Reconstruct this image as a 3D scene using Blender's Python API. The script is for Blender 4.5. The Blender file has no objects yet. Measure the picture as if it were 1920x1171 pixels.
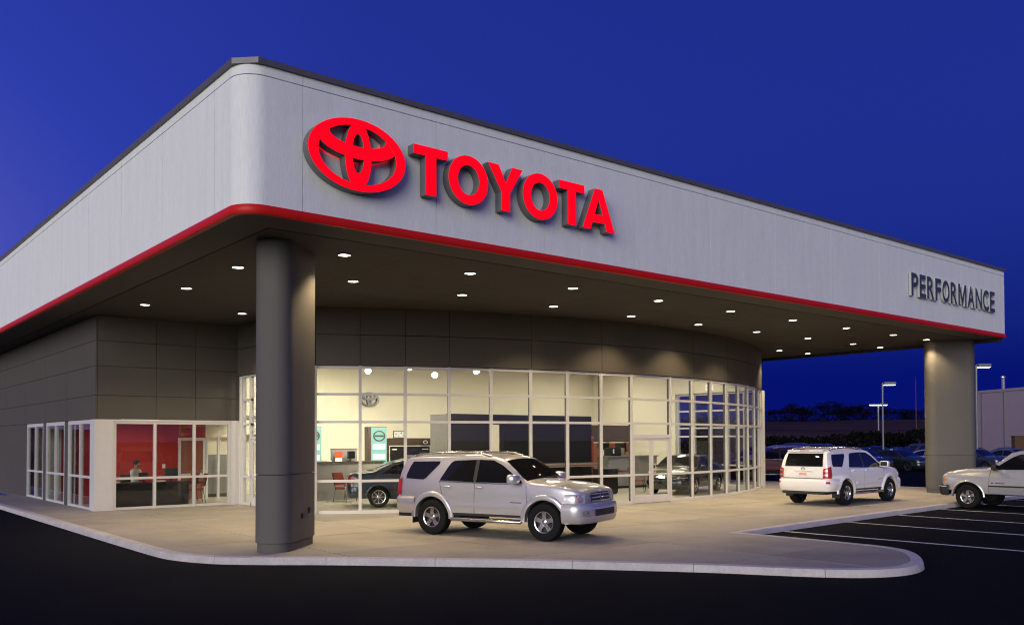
import bpy, bmesh, math, random
from mathutils import Vector, Matrix
R = math.radians
random.seed(7)
S = bpy.context.scene
COL = S.collection

# ------------------------------------------------------------------ camera, sky, sun, exposure
# world frame: x runs along the long sign front, y runs into the building, z up; pavement level is 0
PIT, ROL, FPX, SHY = 0.0232656, -0.0030835, 1663.876, 200.81
UX, UY = 0.7737245, 0.6335222          # long front direction seen in the camera's ground frame
CX, CY = -4.41804, 14.39
def xy(X, Y):                           # camera ground frame -> world frame
    return ((X-CX)*UX + (Y-CY)*UY, -(X-CX)*UY + (Y-CY)*UX)
def dirw(X, Y, Z):
    return Vector((X*UX + Y*UY, -X*UY + Y*UX, Z))
YAW0 = math.atan2(UY, UX)
cam_d = bpy.data.cameras.new('camera'); cam = bpy.data.objects.new('camera', cam_d); COL.objects.link(cam)
cp, sp, cr, sr = math.cos(PIT), math.sin(PIT), math.cos(ROL), math.sin(ROL)
fw = Vector((0, cp, sp)); up0 = Vector((0, -sp, cp)); rt0 = Vector((1, 0, 0))
rt = rt0*cr + up0*sr; up = -rt0*sr + up0*cr
c3 = [dirw(*rt), dirw(*up), -dirw(*fw)]
mw = Matrix(((c3[0].x, c3[1].x, c3[2].x), (c3[0].y, c3[1].y, c3[2].y), (c3[0].z, c3[1].z, c3[2].z))).to_4x4()
cx, cy = xy(0, 0)
mw.translation = Vector((cx, cy, 2.05))
cam.matrix_world = mw
cam_d.sensor_width = 36.0; cam_d.lens = FPX*36/1920; cam_d.shift_y = SHY/1920
cam_d.clip_start = 0.1; cam_d.clip_end = 6000
S.camera = cam

SUN_AZ = dirw(-0.391, -0.92, 0).normalized(); SUN_EL = 6.0
w = bpy.data.worlds.new('World'); S.world = w; w.use_nodes = True
nt = w.node_tree; bg = nt.nodes['Background']
sk = nt.nodes.new('ShaderNodeTexSky'); sk.sky_type = 'NISHITA'; sk.sun_disc = False
sk.sun_elevation = R(-2.2); sk.sun_rotation = math.atan2(SUN_AZ.x, SUN_AZ.y)
sk.ozone_density = 4.0; sk.air_density = 1.0; sk.dust_density = 0.6
bw = nt.nodes.new('ShaderNodeRGBToBW'); mu = nt.nodes.new('ShaderNodeMath'); mu.operation = 'MULTIPLY'; mu.inputs[1].default_value = 7.0
cr_ = nt.nodes.new('ShaderNodeValToRGB'); e_ = cr_.color_ramp.elements          # grade the twilight to the photograph's deep blue
e_[0].position = 0.0; e_[0].color = (0.0015, 0.006, 0.155, 1); e_[1].position = 1.0; e_[1].color = (0.17, 0.14, 0.36, 1)
for p_, c_ in ((0.16, (0.008, 0.02, 0.22, 1)), (0.40, (0.026, 0.047, 0.40, 1)), (0.66, (0.10, 0.11, 0.52, 1))):
    q_ = e_.new(p_); q_.color = c_
# brighter towards the sunset side, brightest low down there
tc_ = nt.nodes.new('ShaderNodeTexCoord'); sx_ = nt.nodes.new('ShaderNodeSeparateXYZ'); nt.links.new(tc_.outputs['Generated'], sx_.inputs[0])
def mth(op, a, b=None, c=None):
    n_ = nt.nodes.new('ShaderNodeMath'); n_.operation = op
    for i_, v_ in enumerate((a, b, c)):
        if v_ is None: continue
        if hasattr(v_, 'links'): nt.links.new(v_, n_.inputs[i_])
        else: n_.inputs[i_].default_value = v_
    return n_.outputs[0]
dt_ = nt.nodes.new('ShaderNodeVectorMath'); dt_.operation = 'DOT_PRODUCT'; dt_.inputs[1].default_value = SUN_AZ; nt.links.new(tc_.outputs['Generated'], dt_.inputs[0])
hz_ = mth('SQRT', mth('MAXIMUM', mth('SUBTRACT', 1.0, mth('MULTIPLY', sx_.outputs['Z'], sx_.outputs['Z'])), 0.01))
t_ = mth('DIVIDE', dt_.outputs['Value'], hz_)
side_ = mth('MULTIPLY_ADD', mth('ADD', t_, 0.85), 1.2, 1.0)
glow_ = mth('MULTIPLY', mth('MULTIPLY', mth('MAXIMUM', mth('ADD', t_, 0.84), 0.0), 2.2), mth('POWER', 2.718, mth('MULTIPLY', mth('MAXIMUM', sx_.outputs['Z'], 0.0), -5.0)))
nt.links.new(mth('ADD', mth('MULTIPLY', mu.outputs[0], side_), glow_), cr_.inputs[0])
nt.links.new(sk.outputs[0], bw.inputs[0]); nt.links.new(bw.outputs[0], mu.inputs[0]);  nt.links.new(cr_.outputs[0], bg.inputs[0])
bg.inputs[1].default_value = 1.0

sun_d = bpy.data.lights.new('dusk_sun', 'SUN'); sun = bpy.data.objects.new('dusk_sun', sun_d); COL.objects.link(sun)
sun_d.energy = 3.3; sun_d.angle = R(46); sun_d.color = (0.95, 0.95, 0.87)
sd = SUN_AZ*math.cos(R(SUN_EL)) + Vector((0, 0, math.sin(R(SUN_EL))))
sun.rotation_euler = sd.to_track_quat('Z', 'Y').to_euler()
sun.location = (-40, -30, 40)

S.view_settings.view_transform = 'Standard'; S.view_settings.look = 'None'
S.view_settings.exposure = 0.0; S.view_settings.gamma = 1.0
S.cycles.use_denoising = True; S.cycles.filter_width = 1.15
S.cycles.max_bounces = 8; S.cycles.transparent_max_bounces = 24; S.cycles.diffuse_bounces = 4
S.cycles.sample_clamp_indirect = 4.0
S.cycles.caustics_reflective = False; S.cycles.caustics_refractive = False

# ------------------------------------------------------------------ materials
MATS = {}
def mat(name, col, rough=0.6, metal=0.0, var=0.0, vscale=6.0, bump=0.0, bscale=60.0, emit=None, estr=0.0, spec=0.5, coat=0.0, stretch=None, fine=None):
    m = bpy.data.materials.new(name); m.use_nodes = True
    t = m.node_tree; b = t.nodes['Principled BSDF']
    b.inputs['Base Color'].default_value = (*col, 1); b.inputs['Roughness'].default_value = rough
    b.inputs['Metallic'].default_value = metal; b.inputs['Specular IOR Level'].default_value = spec
    if coat: b.inputs['Coat Weight'].default_value = coat; b.inputs['Coat Roughness'].default_value = 0.015
    if emit: b.inputs['Emission Color'].default_value = (*emit, 1); b.inputs['Emission Strength'].default_value = estr
    if var or bump:
        tc = t.nodes.new('ShaderNodeTexCoord'); mp = t.nodes.new('ShaderNodeMapping')
        t.links.new(tc.outputs['Object'], mp.inputs[0])
        if stretch: mp.inputs['Scale'].default_value = stretch
    if var:
        n = t.nodes.new('ShaderNodeTexNoise'); n.inputs['Scale'].default_value = vscale; n.inputs['Detail'].default_value = 7
        n.inputs['Roughness'].default_value = 0.62
        t.links.new(mp.outputs[0], n.inputs['Vector'])
        r = t.nodes.new('ShaderNodeValToRGB')
        r.color_ramp.elements[0].position = 0.28; r.color_ramp.elements[1].position = 0.72
        r.color_ramp.elements[0].color = (*[max(0, c*(1-var)) for c in col], 1)
        r.color_ramp.elements[1].color = (*[min(1, c*(1+var)) for c in col], 1)
        t.links.new(n.outputs['Fac'], r.inputs[0])
        out = r.outputs[0]
        if fine:
            n2 = t.nodes.new('ShaderNodeTexNoise'); n2.inputs['Scale'].default_value = fine[0]; n2.inputs['Detail'].default_value = 4
            t.links.new(mp.outputs[0], n2.inputs['Vector'])
            r2 = t.nodes.new('ShaderNodeMapRange'); r2.inputs['From Min'].default_value = 0.3; r2.inputs['From Max'].default_value = 0.7
            r2.inputs['To Min'].default_value = 1-fine[1]; r2.inputs['To Max'].default_value = 1+fine[1]
            t.links.new(n2.outputs['Fac'], r2.inputs['Value'])
            mx = t.nodes.new('ShaderNodeMix'); mx.data_type = 'RGBA'; mx.blend_type = 'MULTIPLY'; mx.inputs['Factor'].default_value = 1
            t.links.new(out, mx.inputs['A']); t.links.new(r2.outputs[0], mx.inputs['B']); out = mx.outputs['Result']
        t.links.new(out, b.inputs['Base Color'])
        rr = t.nodes.new('ShaderNodeMapRange'); rr.inputs['To Min'].default_value = max(0, rough-0.1); rr.inputs['To Max'].default_value = min(1, rough+0.1)
        t.links.new(n.outputs['Fac'], rr.inputs['Value']); t.links.new(rr.outputs[0], b.inputs['Roughness'])
    if bump:
        n = t.nodes.new('ShaderNodeTexNoise'); n.inputs['Scale'].default_value = bscale; n.inputs['Detail'].default_value = 5
        t.links.new(mp.outputs[0], n.inputs['Vector'])
        bp = t.nodes.new('ShaderNodeBump'); bp.inputs['Strength'].default_value = bump; bp.inputs['Distance'].default_value = 0.02
        t.links.new(n.outputs['Fac'], bp.inputs['Height']); t.links.new(bp.outputs[0], b.inputs['Normal'])
    MATS[name] = m
    return m
def glass_mat(name, tint, ior=1.5, rough=0.01):
    m = bpy.data.materials.new(name); m.use_nodes = True; t = m.node_tree
    for n in list(t.nodes): t.nodes.remove(n)
    o = t.nodes.new('ShaderNodeOutputMaterial'); mx = t.nodes.new('ShaderNodeMixShader')
    tr = t.nodes.new('ShaderNodeBsdfTransparent'); tr.inputs[0].default_value = (*tint, 1)
    gl = t.nodes.new('ShaderNodeBsdfGlossy'); gl.inputs['Roughness'].default_value = rough
    lw = t.nodes.new('ShaderNodeLayerWeight'); lw.inputs['Blend'].default_value = 0.5      # Schlick reflectance, same from both faces
    pw_ = t.nodes.new('ShaderNodeMath'); pw_.operation = 'POWER'; pw_.inputs[1].default_value = 5.0
    fr = t.nodes.new('ShaderNodeMath'); fr.operation = 'MULTIPLY_ADD'; fr.inputs[1].default_value = 0.95; fr.inputs[2].default_value = 0.035
    t.links.new(lw.outputs['Facing'], pw_.inputs[0]); t.links.new(pw_.outputs[0], fr.inputs[0])
    t.links.new(fr.outputs[0], mx.inputs[0]); t.links.new(tr.outputs[0], mx.inputs[1]); t.links.new(gl.outputs[0], mx.inputs[2])
    t.links.new(mx.outputs[0], o.inputs[0]); MATS[name] = m
    return m
M = MATS
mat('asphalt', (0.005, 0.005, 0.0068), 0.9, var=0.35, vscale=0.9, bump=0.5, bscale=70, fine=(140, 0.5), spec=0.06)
mat('concrete', (0.315, 0.275, 0.225), 0.75, var=0.24, vscale=0.55, bump=0.12, bscale=60, fine=(30, 0.10))
mat('concrete_b', (0.29, 0.255, 0.208), 0.75, var=0.26, vscale=0.5, bump=0.12, bscale=60, fine=(30, 0.10))
mat('concrete_c', (0.335, 0.295, 0.242), 0.75, var=0.15, vscale=1.0, bump=0.12, bscale=60, fine=(30, 0.10))
mat('joint', (0.05, 0.045, 0.04), 0.9)
mat('kerb', (0.5, 0.455, 0.43), 0.8, var=0.14, vscale=3, bump=0.15, bscale=40, fine=(25, 0.08))
mat('paint_white', (0.72, 0.72, 0.70), 0.7, var=0.2, vscale=9, fine=(60, 0.2))
mat('paint_blue', (0.03, 0.10, 0.42), 0.6, var=0.2)
mat('stucco', (0.77, 0.77, 0.75), 0.85, var=0.05, vscale=2.2, bump=0.2, bscale=60, fine=(20, 0.05), stretch=(2.2, 2.2, 0.25))
mat('red_trim', (0.58, 0.010, 0.006), 0.45, var=0.08, spec=0.25)
mat('coping', (0.12, 0.11, 0.12), 0.45, metal=0.3, var=0.1)
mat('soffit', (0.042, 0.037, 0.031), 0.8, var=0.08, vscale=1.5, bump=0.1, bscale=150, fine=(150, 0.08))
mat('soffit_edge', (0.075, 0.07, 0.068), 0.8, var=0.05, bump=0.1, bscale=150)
mat('dark_edge', (0.02, 0.019, 0.018), 0.7)
mat('wall_panel', (0.080, 0.069, 0.058), 0.75, var=0.07, vscale=1.2, bump=0.15, bscale=170, fine=(150, 0.08))
mat('column_panel', (0.105, 0.095, 0.086), 0.75, var=0.06, vscale=1.5, bump=0.18, bscale=170, fine=(150, 0.08))
mat('white_frame', (0.62, 0.595, 0.585), 0.4, var=0.03)
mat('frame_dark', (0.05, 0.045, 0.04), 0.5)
glass_mat('glass', (0.93, 0.95, 0.93))
mat('cream', (0.75, 0.70, 0.555), 0.85, var=0.02, vscale=2)
mat('ceiling', (0.75, 0.72, 0.66), 0.9)
mat('tile_floor', (0.50, 0.45, 0.36), 0.3, var=0.1, vscale=2.5)
mat('red_wall', (0.36, 0.022, 0.018), 0.8, var=0.05)
mat('wood', (0.24, 0.07, 0.04), 0.45, var=0.25, vscale=3, stretch=(14, 14, 1))
mat('wood_light', (0.42, 0.22, 0.10), 0.45, var=0.25, vscale=3, stretch=(14, 14, 1))
mat('black_lam', (0.012, 0.011, 0.011), 0.35, var=0.15)
mat('grey_lam', (0.24, 0.22, 0.20), 0.5, var=0.08)
mat('grey_fab', (0.20, 0.19, 0.185), 0.9, var=0.1, vscale=40)
mat('brown_lam', (0.065, 0.04, 0.026), 0.4, var=0.12)
mat('paper', (0.8, 0.79, 0.75), 0.8, var=0.03)
mat('red_cloth', (0.25, 0.035, 0.02), 0.85, var=0.15, vscale=30)
mat('red_print', (0.75, 0.07, 0.02), 0.6, var=0.05)
mat('screen', (0.01, 0.01, 0.012), 0.15)
mat('teal_lit', (0.12, 0.25, 0.23), 0.4, emit=(0.30, 0.62, 0.56), estr=0.42, var=0.05)
mat('teal_bright', (0.3, 0.4, 0.4), 0.4, emit=(0.85, 1.0, 0.97), estr=0.75, var=0.03)
mat('chrome', (0.75, 0.75, 0.77), 0.1, metal=1.0)
mat('alu', (0.56, 0.55, 0.55), 0.25, metal=1.0)
mat('steel_pole', (0.22, 0.21, 0.22), 0.5, metal=0.5, var=0.1)
mat('sign_red', (0.5, 0.0, 0.004), 0.5, emit=(1.0, 0.0, 0.008), estr=1.1, spec=0.15)
mat('sign_rim', (0.8, 0.1, 0.15), 0.4, emit=(1.0, 0.1, 0.2), estr=0.9)
mat('sign_return', (0.16, 0.155, 0.16), 0.5, metal=0.2, var=0.05)
mat('letter_dark', (0.05, 0.055, 0.075), 0.5, var=0.1)
mat('letter_return', (0.45, 0.47, 0.45), 0.5)
mat('lamp_glow', (1, 1, 1), 0.5, emit=(1.0, 0.86, 0.6), estr=14)
mat('lamp_cool', (1, 1, 1), 0.5, emit=(0.85, 1.0, 0.92), estr=14)
mat('bulb', (1, 1, 1), 0.5, emit=(1.0, 0.9, 0.68), estr=30)
mat('panel_glow', (1, 1, 1), 0.5, emit=(1.0, 0.93, 0.8), estr=4)
mat('lot_glow', (1, 1, 1), 0.5, emit=(0.8, 1.0, 0.95), estr=12)
mat('exit_face', (0.8, 0.8, 0.8), 0.5, emit=(1.0, 0.75, 0.7), estr=0.6)
mat('exit_red', (0.7, 0.03, 0.03), 0.5, emit=(1.0, 0.05, 0.03), estr=0.8)
def paint(name, col, metal=0.55, rough=0.32): return mat(name, col, rough, metal=metal, coat=1.0, var=0.02, vscale=40)
paint('paint_silver', (0.56, 0.53, 0.55)); paint('paint_pearl', (0.84, 0.80, 0.78), 0.0); paint('paint_truck', (0.54, 0.52, 0.53))
paint('paint_navy', (0.03, 0.038, 0.062), 0.4); paint('paint_black', (0.006, 0.006, 0.007), 0.0, 0.25); paint('paint_green', (0.012, 0.022, 0.02), 0.3)
paint('paint_grey', (0.14, 0.14, 0.16)); paint('paint_maroon', (0.10, 0.008, 0.01), 0.2); paint('paint_blue_car', (0.02, 0.035, 0.09), 0.4)
mat('tyre', (0.009, 0.009, 0.009), 0.85, spec=0.2, var=0.2, vscale=20, bump=0.3, bscale=60)
mat('black_plastic', (0.018, 0.018, 0.019), 0.6)
mat('car_glass', (0.006, 0.006, 0.008), 0.03, spec=0.5)
mat('lamp_clear', (0.5, 0.5, 0.52), 0.1, metal=0.7, var=0.95, vscale=26, bump=0.6, bscale=30)
mat('lamp_amber', (0.65, 0.16, 0.02), 0.2, emit=(1.0, 0.22, 0.02), estr=0.12)
mat('lamp_red', (0.42, 0.012, 0.012), 0.15, coat=0.5)
mat('seam', (0.012, 0.011, 0.012), 0.8)
mat('skin', (0.45, 0.25, 0.17), 0.6, var=0.05)
mat('shirt', (0.75, 0.75, 0.74), 0.85, var=0.06, vscale=14)
mat('trousers', (0.03, 0.03, 0.04), 0.9, var=0.1)
mat('hair', (0.03, 0.028, 0.028), 0.8, var=0.3, vscale=60)
mat('bark', (0.007, 0.006, 0.006), 0.95, spec=0.0, var=0.3, vscale=4)
mat('twigs', (0.006, 0.005, 0.006), 0.95, spec=0.0, var=0.3, vscale=4)
mat('scrub', (0.006, 0.006, 0.006), 0.95, spec=0.0, var=0.4, vscale=1)
mat('field', (0.05, 0.03, 0.042), 0.95, spec=0.0, var=0.25, vscale=0.05, bump=0.3, bscale=2)
mat('siding', (0.31, 0.24, 0.27), 0.6, var=0.05, vscale=0.6)
mat('box_brown', (0.09, 0.045, 0.02), 0.8, var=0.15)

# ------------------------------------------------------------------ mesh helpers
class MB:
    def __init__(s): s.v = []; s.f = []; s.mi = []
    def add(s, vs, fs, mi=0):
        o = len(s.v); s.v += [tuple(v) for v in vs]; s.f += [tuple(i+o for i in f) for f in fs]; s.mi += [mi]*len(fs); return s
    def box(s, x0, x1, y0, y1, z0, z1, mi=0):
        return s.prism([(x0, y0), (x1, y0), (x1, y1), (x0, y1)], z0, z1, mi)
    def prism(s, poly, z0, z1, mi=0):
        n = len(poly)
        a = sum(poly[i][0]*poly[(i+1) % n][1]-poly[(i+1) % n][0]*poly[i][1] for i in range(n))
        if a < 0: poly = poly[::-1]
        vs = [(x, y, z0) for x, y in poly]+[(x, y, z1) for x, y in poly]
        fs = [tuple(range(n-1, -1, -1)), tuple(range(n, 2*n))]+[(i, (i+1) % n, n+(i+1) % n, n+i) for i in range(n)]
        return s.add(vs, fs, mi)
    def grid(s, pts, mi=0, flip=False, wrap=False):
        nr = len(pts); nc = len(pts[0]); vs = [p for r in pts for p in r]; fs = []
        for i in range(nr-1):
            for j in range(nc if wrap else nc-1):
                j2 = (j+1) % nc
                q = (i*nc+j, i*nc+j2, (i+1)*nc+j2, (i+1)*nc+j)
                fs.append(q[::-1] if flip else q)
        return s.add(vs, fs, mi)
    def lathe(s, prof, axis='y', seg=32, mi=0, c=(0, 0, 0)):
        rows = []
        for r, h in prof:
            row = []
            for k in range(seg):
                a = 2*math.pi*k/seg; x, z = r*math.cos(a), r*math.sin(a)
                p = (x, h, z) if axis == 'y' else ((x, z, h) if axis == 'z' else (h, x, z))
                row.append((p[0]+c[0], p[1]+c[1], p[2]+c[2]))
            rows.append(row)
        return s.grid(rows, mi, wrap=True, flip=(axis == 'z'))
    def tube(s, pts, r, seg=8, mi=0):
        pts = [Vector(p) for p in pts]; rows = []; n = len(pts)
        rr = r if isinstance(r, (list, tuple)) else [r]*n
        for i, p in enumerate(pts):
            t = (pts[min(i+1, n-1)]-pts[max(i-1, 0)]).normalized()
            a = t.cross(Vector((0, 0, 1)))
            if a.length < 1e-3: a = Vector((1, 0, 0))
            a.normalize(); b = a.cross(t)
            rows.append([tuple(p+a*rr[i]*math.cos(2*math.pi*k/seg)+b*rr[i]*math.sin(2*math.pi*k/seg)) for k in range(seg)])
        o = len(s.v); s.grid(rows, mi, wrap=True)
        s.f += [tuple(o+k for k in range(seg)), tuple(o+(n-1)*seg+k for k in reversed(range(seg)))]; s.mi += [mi]*2
        return s
    def mesh(s, name, mats, smooth=None, fix=False):
        me = bpy.data.meshes.new(name); me.from_pydata(s.v, [], s.f); me.update()
        for m in (mats if isinstance(mats, (list, tuple)) else [mats]): me.materials.append(M[m])
        if any(s.mi): me.polygons.foreach_set('material_index', s.mi)
        if fix:
            b = bmesh.new(); b.from_mesh(me); bmesh.ops.remove_doubles(b, verts=b.verts, dist=1e-5); bmesh.ops.recalc_face_normals(b, faces=b.faces); b.to_mesh(me); b.free()
        if smooth is not None:
            me.polygons.foreach_set('use_smooth', [True]*len(me.polygons)); me.set_sharp_from_angle(angle=R(smooth))
        return me
def link(name, me, parent=None, loc=None, rz=None, sc=None):
    o = bpy.data.objects.new(name, me); COL.objects.link(o)
    if parent: o.parent = parent
    if loc: o.location = loc
    if rz is not None: o.rotation_euler = (0, 0, rz)
    if sc: o.scale = sc
    return o
def part(name, mb, m, parent=None, smooth=None, fix=False, loc=None, rz=None):
    return link(name, mb.mesh(name, m, smooth, fix), parent, loc, rz)
def tag(o, label=None, cat=None, group=None, kind=None):
    if label: o['label'] = label
    if cat: o['category'] = cat
    if group: o['group'] = group
    if kind: o['kind'] = kind
    return o
def thing(name, label, cat, loc=(0, 0, 0), rz=0, group=None):
    o = bpy.data.objects.new(name, None); COL.objects.link(o); o.location = loc; o.rotation_euler = (0, 0, rz); o.empty_display_size = 0.3
    return tag(o, label, cat, group)
def copy_tree(o, parent=None):
    c = o.copy(); COL.objects.link(c); c.parent = parent
    for ch in o.children: copy_tree(ch, c)
    return c
def shape2d(splines, depth, bevel=0.0):
    """closed 2D outlines (holes allowed) -> (face verts/faces, return verts/faces) in x,z with front at y=-depth"""
    cu = bpy.data.curves.new('outline', 'CURVE'); cu.dimensions = '2D'; cu.fill_mode = 'BOTH'; cu.extrude = depth/2
    for sp_ in splines:
        s = cu.splines.new('POLY'); s.points.add(len(sp_)-1); s.use_cyclic_u = True
        for p, q in zip(s.points, sp_): p.co = (q[0], q[1], 0, 1)
    ob = bpy.data.objects.new('outline', cu); COL.objects.link(ob)
    dg = bpy.context.evaluated_depsgraph_get(); me = bpy.data.meshes.new_from_object(ob.evaluated_get(dg))
    bpy.data.objects.remove(ob); bpy.data.curves.remove(cu)
    return me
def letter_parts(me, depth, name, parent, loc, face_m, ret_m, sx=1, sz=1, rim=None):
    """mesh in xy plane with thickness along z -> standing letter, front towards -y"""
    for v in me.vertices:
        x, y, z = v.co; v.co = (x*sx, -z-depth/2, y*sz)
    b = bmesh.new(); b.from_mesh(me); bmesh.ops.recalc_face_normals(b, faces=b.faces)
    f = b.copy()
    bmesh.ops.delete(b, geom=[q for q in b.faces if q.normal.y < -0.9], context='FACES')
    bmesh.ops.delete(f, geom=[q for q in f.faces if not q.normal.y < -0.9], context='FACES')
    m1 = bpy.data.meshes.new(name); b.to_mesh(m1); b.free(); m1.materials.append(M[ret_m])
    m2 = bpy.data.meshes.new('letter_face'); f.to_mesh(m2); f.free(); m2.materials.append(M[face_m])
    for m_ in (m1, m2):
        for p in m_.polygons: p.use_smooth = False
    a = link(name, m1, parent, loc); link('letter_face', m2, a)
    return a
def ell(a, b, cxx=0, cz=0, n=72): return [(cxx+a*math.cos(2*math.pi*k/n), cz+b*math.sin(2*math.pi*k/n)) for k in range(n)]

# ------------------------------------------------------------------ ground, pavement, kerbs, markings
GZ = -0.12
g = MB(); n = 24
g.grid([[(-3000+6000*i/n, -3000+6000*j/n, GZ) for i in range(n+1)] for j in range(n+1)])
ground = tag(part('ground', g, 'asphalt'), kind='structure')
edge = [(-0.3, 48), (-0.3, 40), (-0.3, 20), (-0.3, 12), (-0.3, 6), (-0.28, 3.6), (-0.18, 2.55), (0.2, 1.62), (0.8, 0.95), (1.65, 0.2), (3.0, -1.2), (4.2, -2.46), (5.86, -4.5), (6.55, -5.55),
        (7.0, -6.2), (7.5, -6.68), (8.16, -6.92), (8.85, -6.85), (9.5, -6.55), (10.15, -6.1), (10.55, -5.65), (10.74, -5.0), (10.78, -3.9), (10.75, -2.6), (10.72, -1.9),
        (13.5, -1.62), (18, -1.28), (22.6, -0.98), (27, -0.75), (31.8, -0.55), (31.9, 4), (31.9, 12), (31.9, 30), (31.9, 48)]
def crom(pl, i0, i1, n=4):
    out = list(pl[:i0])
    for i in range(i0, i1):
        p0, p1, p2, p3 = (Vector(pl[k]) for k in (i-1, i, i+1, min(i+2, len(pl)-1)))
        for q in range(n):
            t = q/n; v = 0.5*((2*p1)+(p2-p0)*t+(2*p0-5*p1+4*p2-p3)*t*t+(3*p1-p0-3*p2+p3)*t**3); out.append((v.x, v.y))
    return out+list(pl[i1:])
edge = crom(edge, 5, 21)
def inset(pl, d):
    out = []
    for i, p in enumerate(pl):
        a = Vector(pl[max(i-1, 0)]); b = Vector(p); c = Vector(pl[min(i+1, len(pl)-1)])
        n1 = (b-a); n2 = (c-b)
        if n1.length < 1e-6: n1 = n2
        if n2.length < 1e-6: n2 = n1
        n1.normalize(); n2.normalize()
        m = Vector((-n1.y-n2.y, n1.x+n2.x)); m.normalize()
        k = d/max(0.45, m.dot(Vector((-n1.y, n1.x))))
        out.append((b.x+m.x*k, b.y+m.y*k))
    return out
inner = inset(edge, 0.22); inner2 = inset(edge, 0.228)
base = MB().prism(inset(edge, 0.1), GZ-0.05, -0.014)
pave = tag(part('pavement', base, 'joint'), kind='structure')
def clip(poly, x0, x1, y0, y1):
    for ax, val, sgn in ((0, x0, 1), (0, x1, -1), (1, y0, 1), (1, y1, -1)):
        out = []
        for i in range(len(poly)):
            a, b = poly[i-1], poly[i]
            ia = sgn*(a[ax]-val) >= 0; ib = sgn*(b[ax]-val) >= 0
            if ia != ib:
                t = (val-a[ax])/(b[ax]-a[ax]); out.append((a[0]+t*(b[0]-a[0]), a[1]+t*(b[1]-a[1])))
            if ib: out.append(b)
        poly = out
        if len(poly) < 3: return []
    return poly
us = [-0.5, 2.1, 5.0, 7.85, 10.74, 13.8, 16.9, 20.0, 23.1, 26.2, 29.2, 32]; vs_ = [-7.2, -4.6, -1.9, 0.8, 3.6, 6.6, 9.6, 12.6, 15.6, 19, 24, 30, 36, 42, 48]
rs = random.Random(3)
for i in range(len(us)-1):
    for j in range(len(vs_)-1):
        if vs_[j] > 9 and 5.5 < us[i] and us[i+1] < 27: continue
        if vs_[j] > 14 and 1.5 < us[i] and us[i+1] < 27: continue
        pl = clip(inner2, us[i]+0.010, us[i+1]-0.010, vs_[j]+0.010, vs_[j+1]-0.010)
        if len(pl) < 3: continue
        ar = abs(sum(pl[k-1][0]*pl[k][1]-pl[k][0]*pl[k-1][1] for k in range(len(pl))))/2
        if ar < 0.05: continue
        part('slab', MB().prism(pl, -0.03, rs.uniform(-0.003, 0.0)), rs.choice(['concrete', 'concrete', 'concrete_b', 'concrete_c']), pave)
i = 0
fine_o, fine_i = [], []
for k in range(len(edge)-1):                       # resample the kerb line
    a, b = Vector(edge[k]), Vector(edge[k+1]); a2, b2 = Vector(inner[k]), Vector(inner[k+1])
    m_ = max(1, round((b-a).length/2.0))
    for q in range(m_):
        fine_o.append(a.lerp(b, q/m_)); fine_i.append(a2.lerp(b2, q/m_))
fine_o.append(Vector(edge[-1])); fine_i.append(Vector(inner[-1]))
prof = [(0.0, GZ-0.05), (0.0, GZ), (0.015, -0.025), (0.035, 0.0), (0.06, 0.004)]
st = 0
while st < len(fine_o)-1:                            # one stone about two metres long, following the curve
    en = st+1
    while en < len(fine_o)-1 and sum((fine_o[q+1]-fine_o[q]).length for q in range(st, en)) < 1.9: en += 1
    rows = []
    for q in range(st, en+1):
        a, b = fine_o[max(q-1, 0)], fine_o[min(q+1, len(fine_o)-1)]; t = (b-a).normalized(); nrm = Vector((-t.y, t.x))
        sh = 0.004 if q == st else (-0.004 if q == en else 0.0)
        o_ = fine_o[q]+t*sh; in_ = fine_i[q]+t*sh
        rows.append([(o_.x+nrm.x*w_, o_.y+nrm.y*w_, z) for w_, z in prof]+[(in_.x, in_.y, 0.004), (in_.x, in_.y, GZ-0.05)])
    mb = MB().grid(rows, wrap=True); L_ = len(rows[0]); mb.add(rows[0], [tuple(range(L_))]).add(rows[-1], [tuple(reversed(range(L_)))])
    part('kerb_stone', mb, 'kerb', pave, smooth=40, fix=True)
    st = en
for (a, b) in (((12.62, -1.70), (12.95, -9.5)), ((15.9, -1.45), (16.0, -9.5)), ((18.97, -1.25), (18.97, -9.5)), ((22.0, -1.05), (21.9, -9.0)), ((25.1, -0.95), (25.0, -9.0)), ((28.2, -0.8), (28.1, -9.0))):
    hw = 0.055
    part('parking_line', MB().grid([[(a[0]+(b[0]-a[0])*t/8-hw, a[1]+(b[1]-a[1])*t/8, GZ+0.004), (a[0]+(b[0]-a[0])*t/8+hw, a[1]+(b[1]-a[1])*t/8, GZ+0.004)] for t in range(9)], flip=True), 'paint_white', ground)

# ------------------------------------------------------------------ the building
ZS, ZR, ZT, LF, BK = 5.81, 5.967, 8.30, 29.55, 46.0
AC, AR = (16.3, 24.72), 19.0
def arc(phi, r=AR): return (AC[0]+r*math.sin(phi), AC[1]-r*math.cos(phi))
PE = math.asin(10.5/AR); PD = 0.0495
PB = [-PE+(PE-PD)*k/8 for k in range(9)]+[PD+(PE-PD)*k/8 for k in range(9)]
B = thing('dealership_building', 'white car dealership with red-trimmed overhanging roof, curved glass showroom and dark lower walls', 'building')
def bp(name, mb, m, parent=None, smooth=None, fix=False): return part(name, mb, m, parent or B, smooth, fix)
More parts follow.
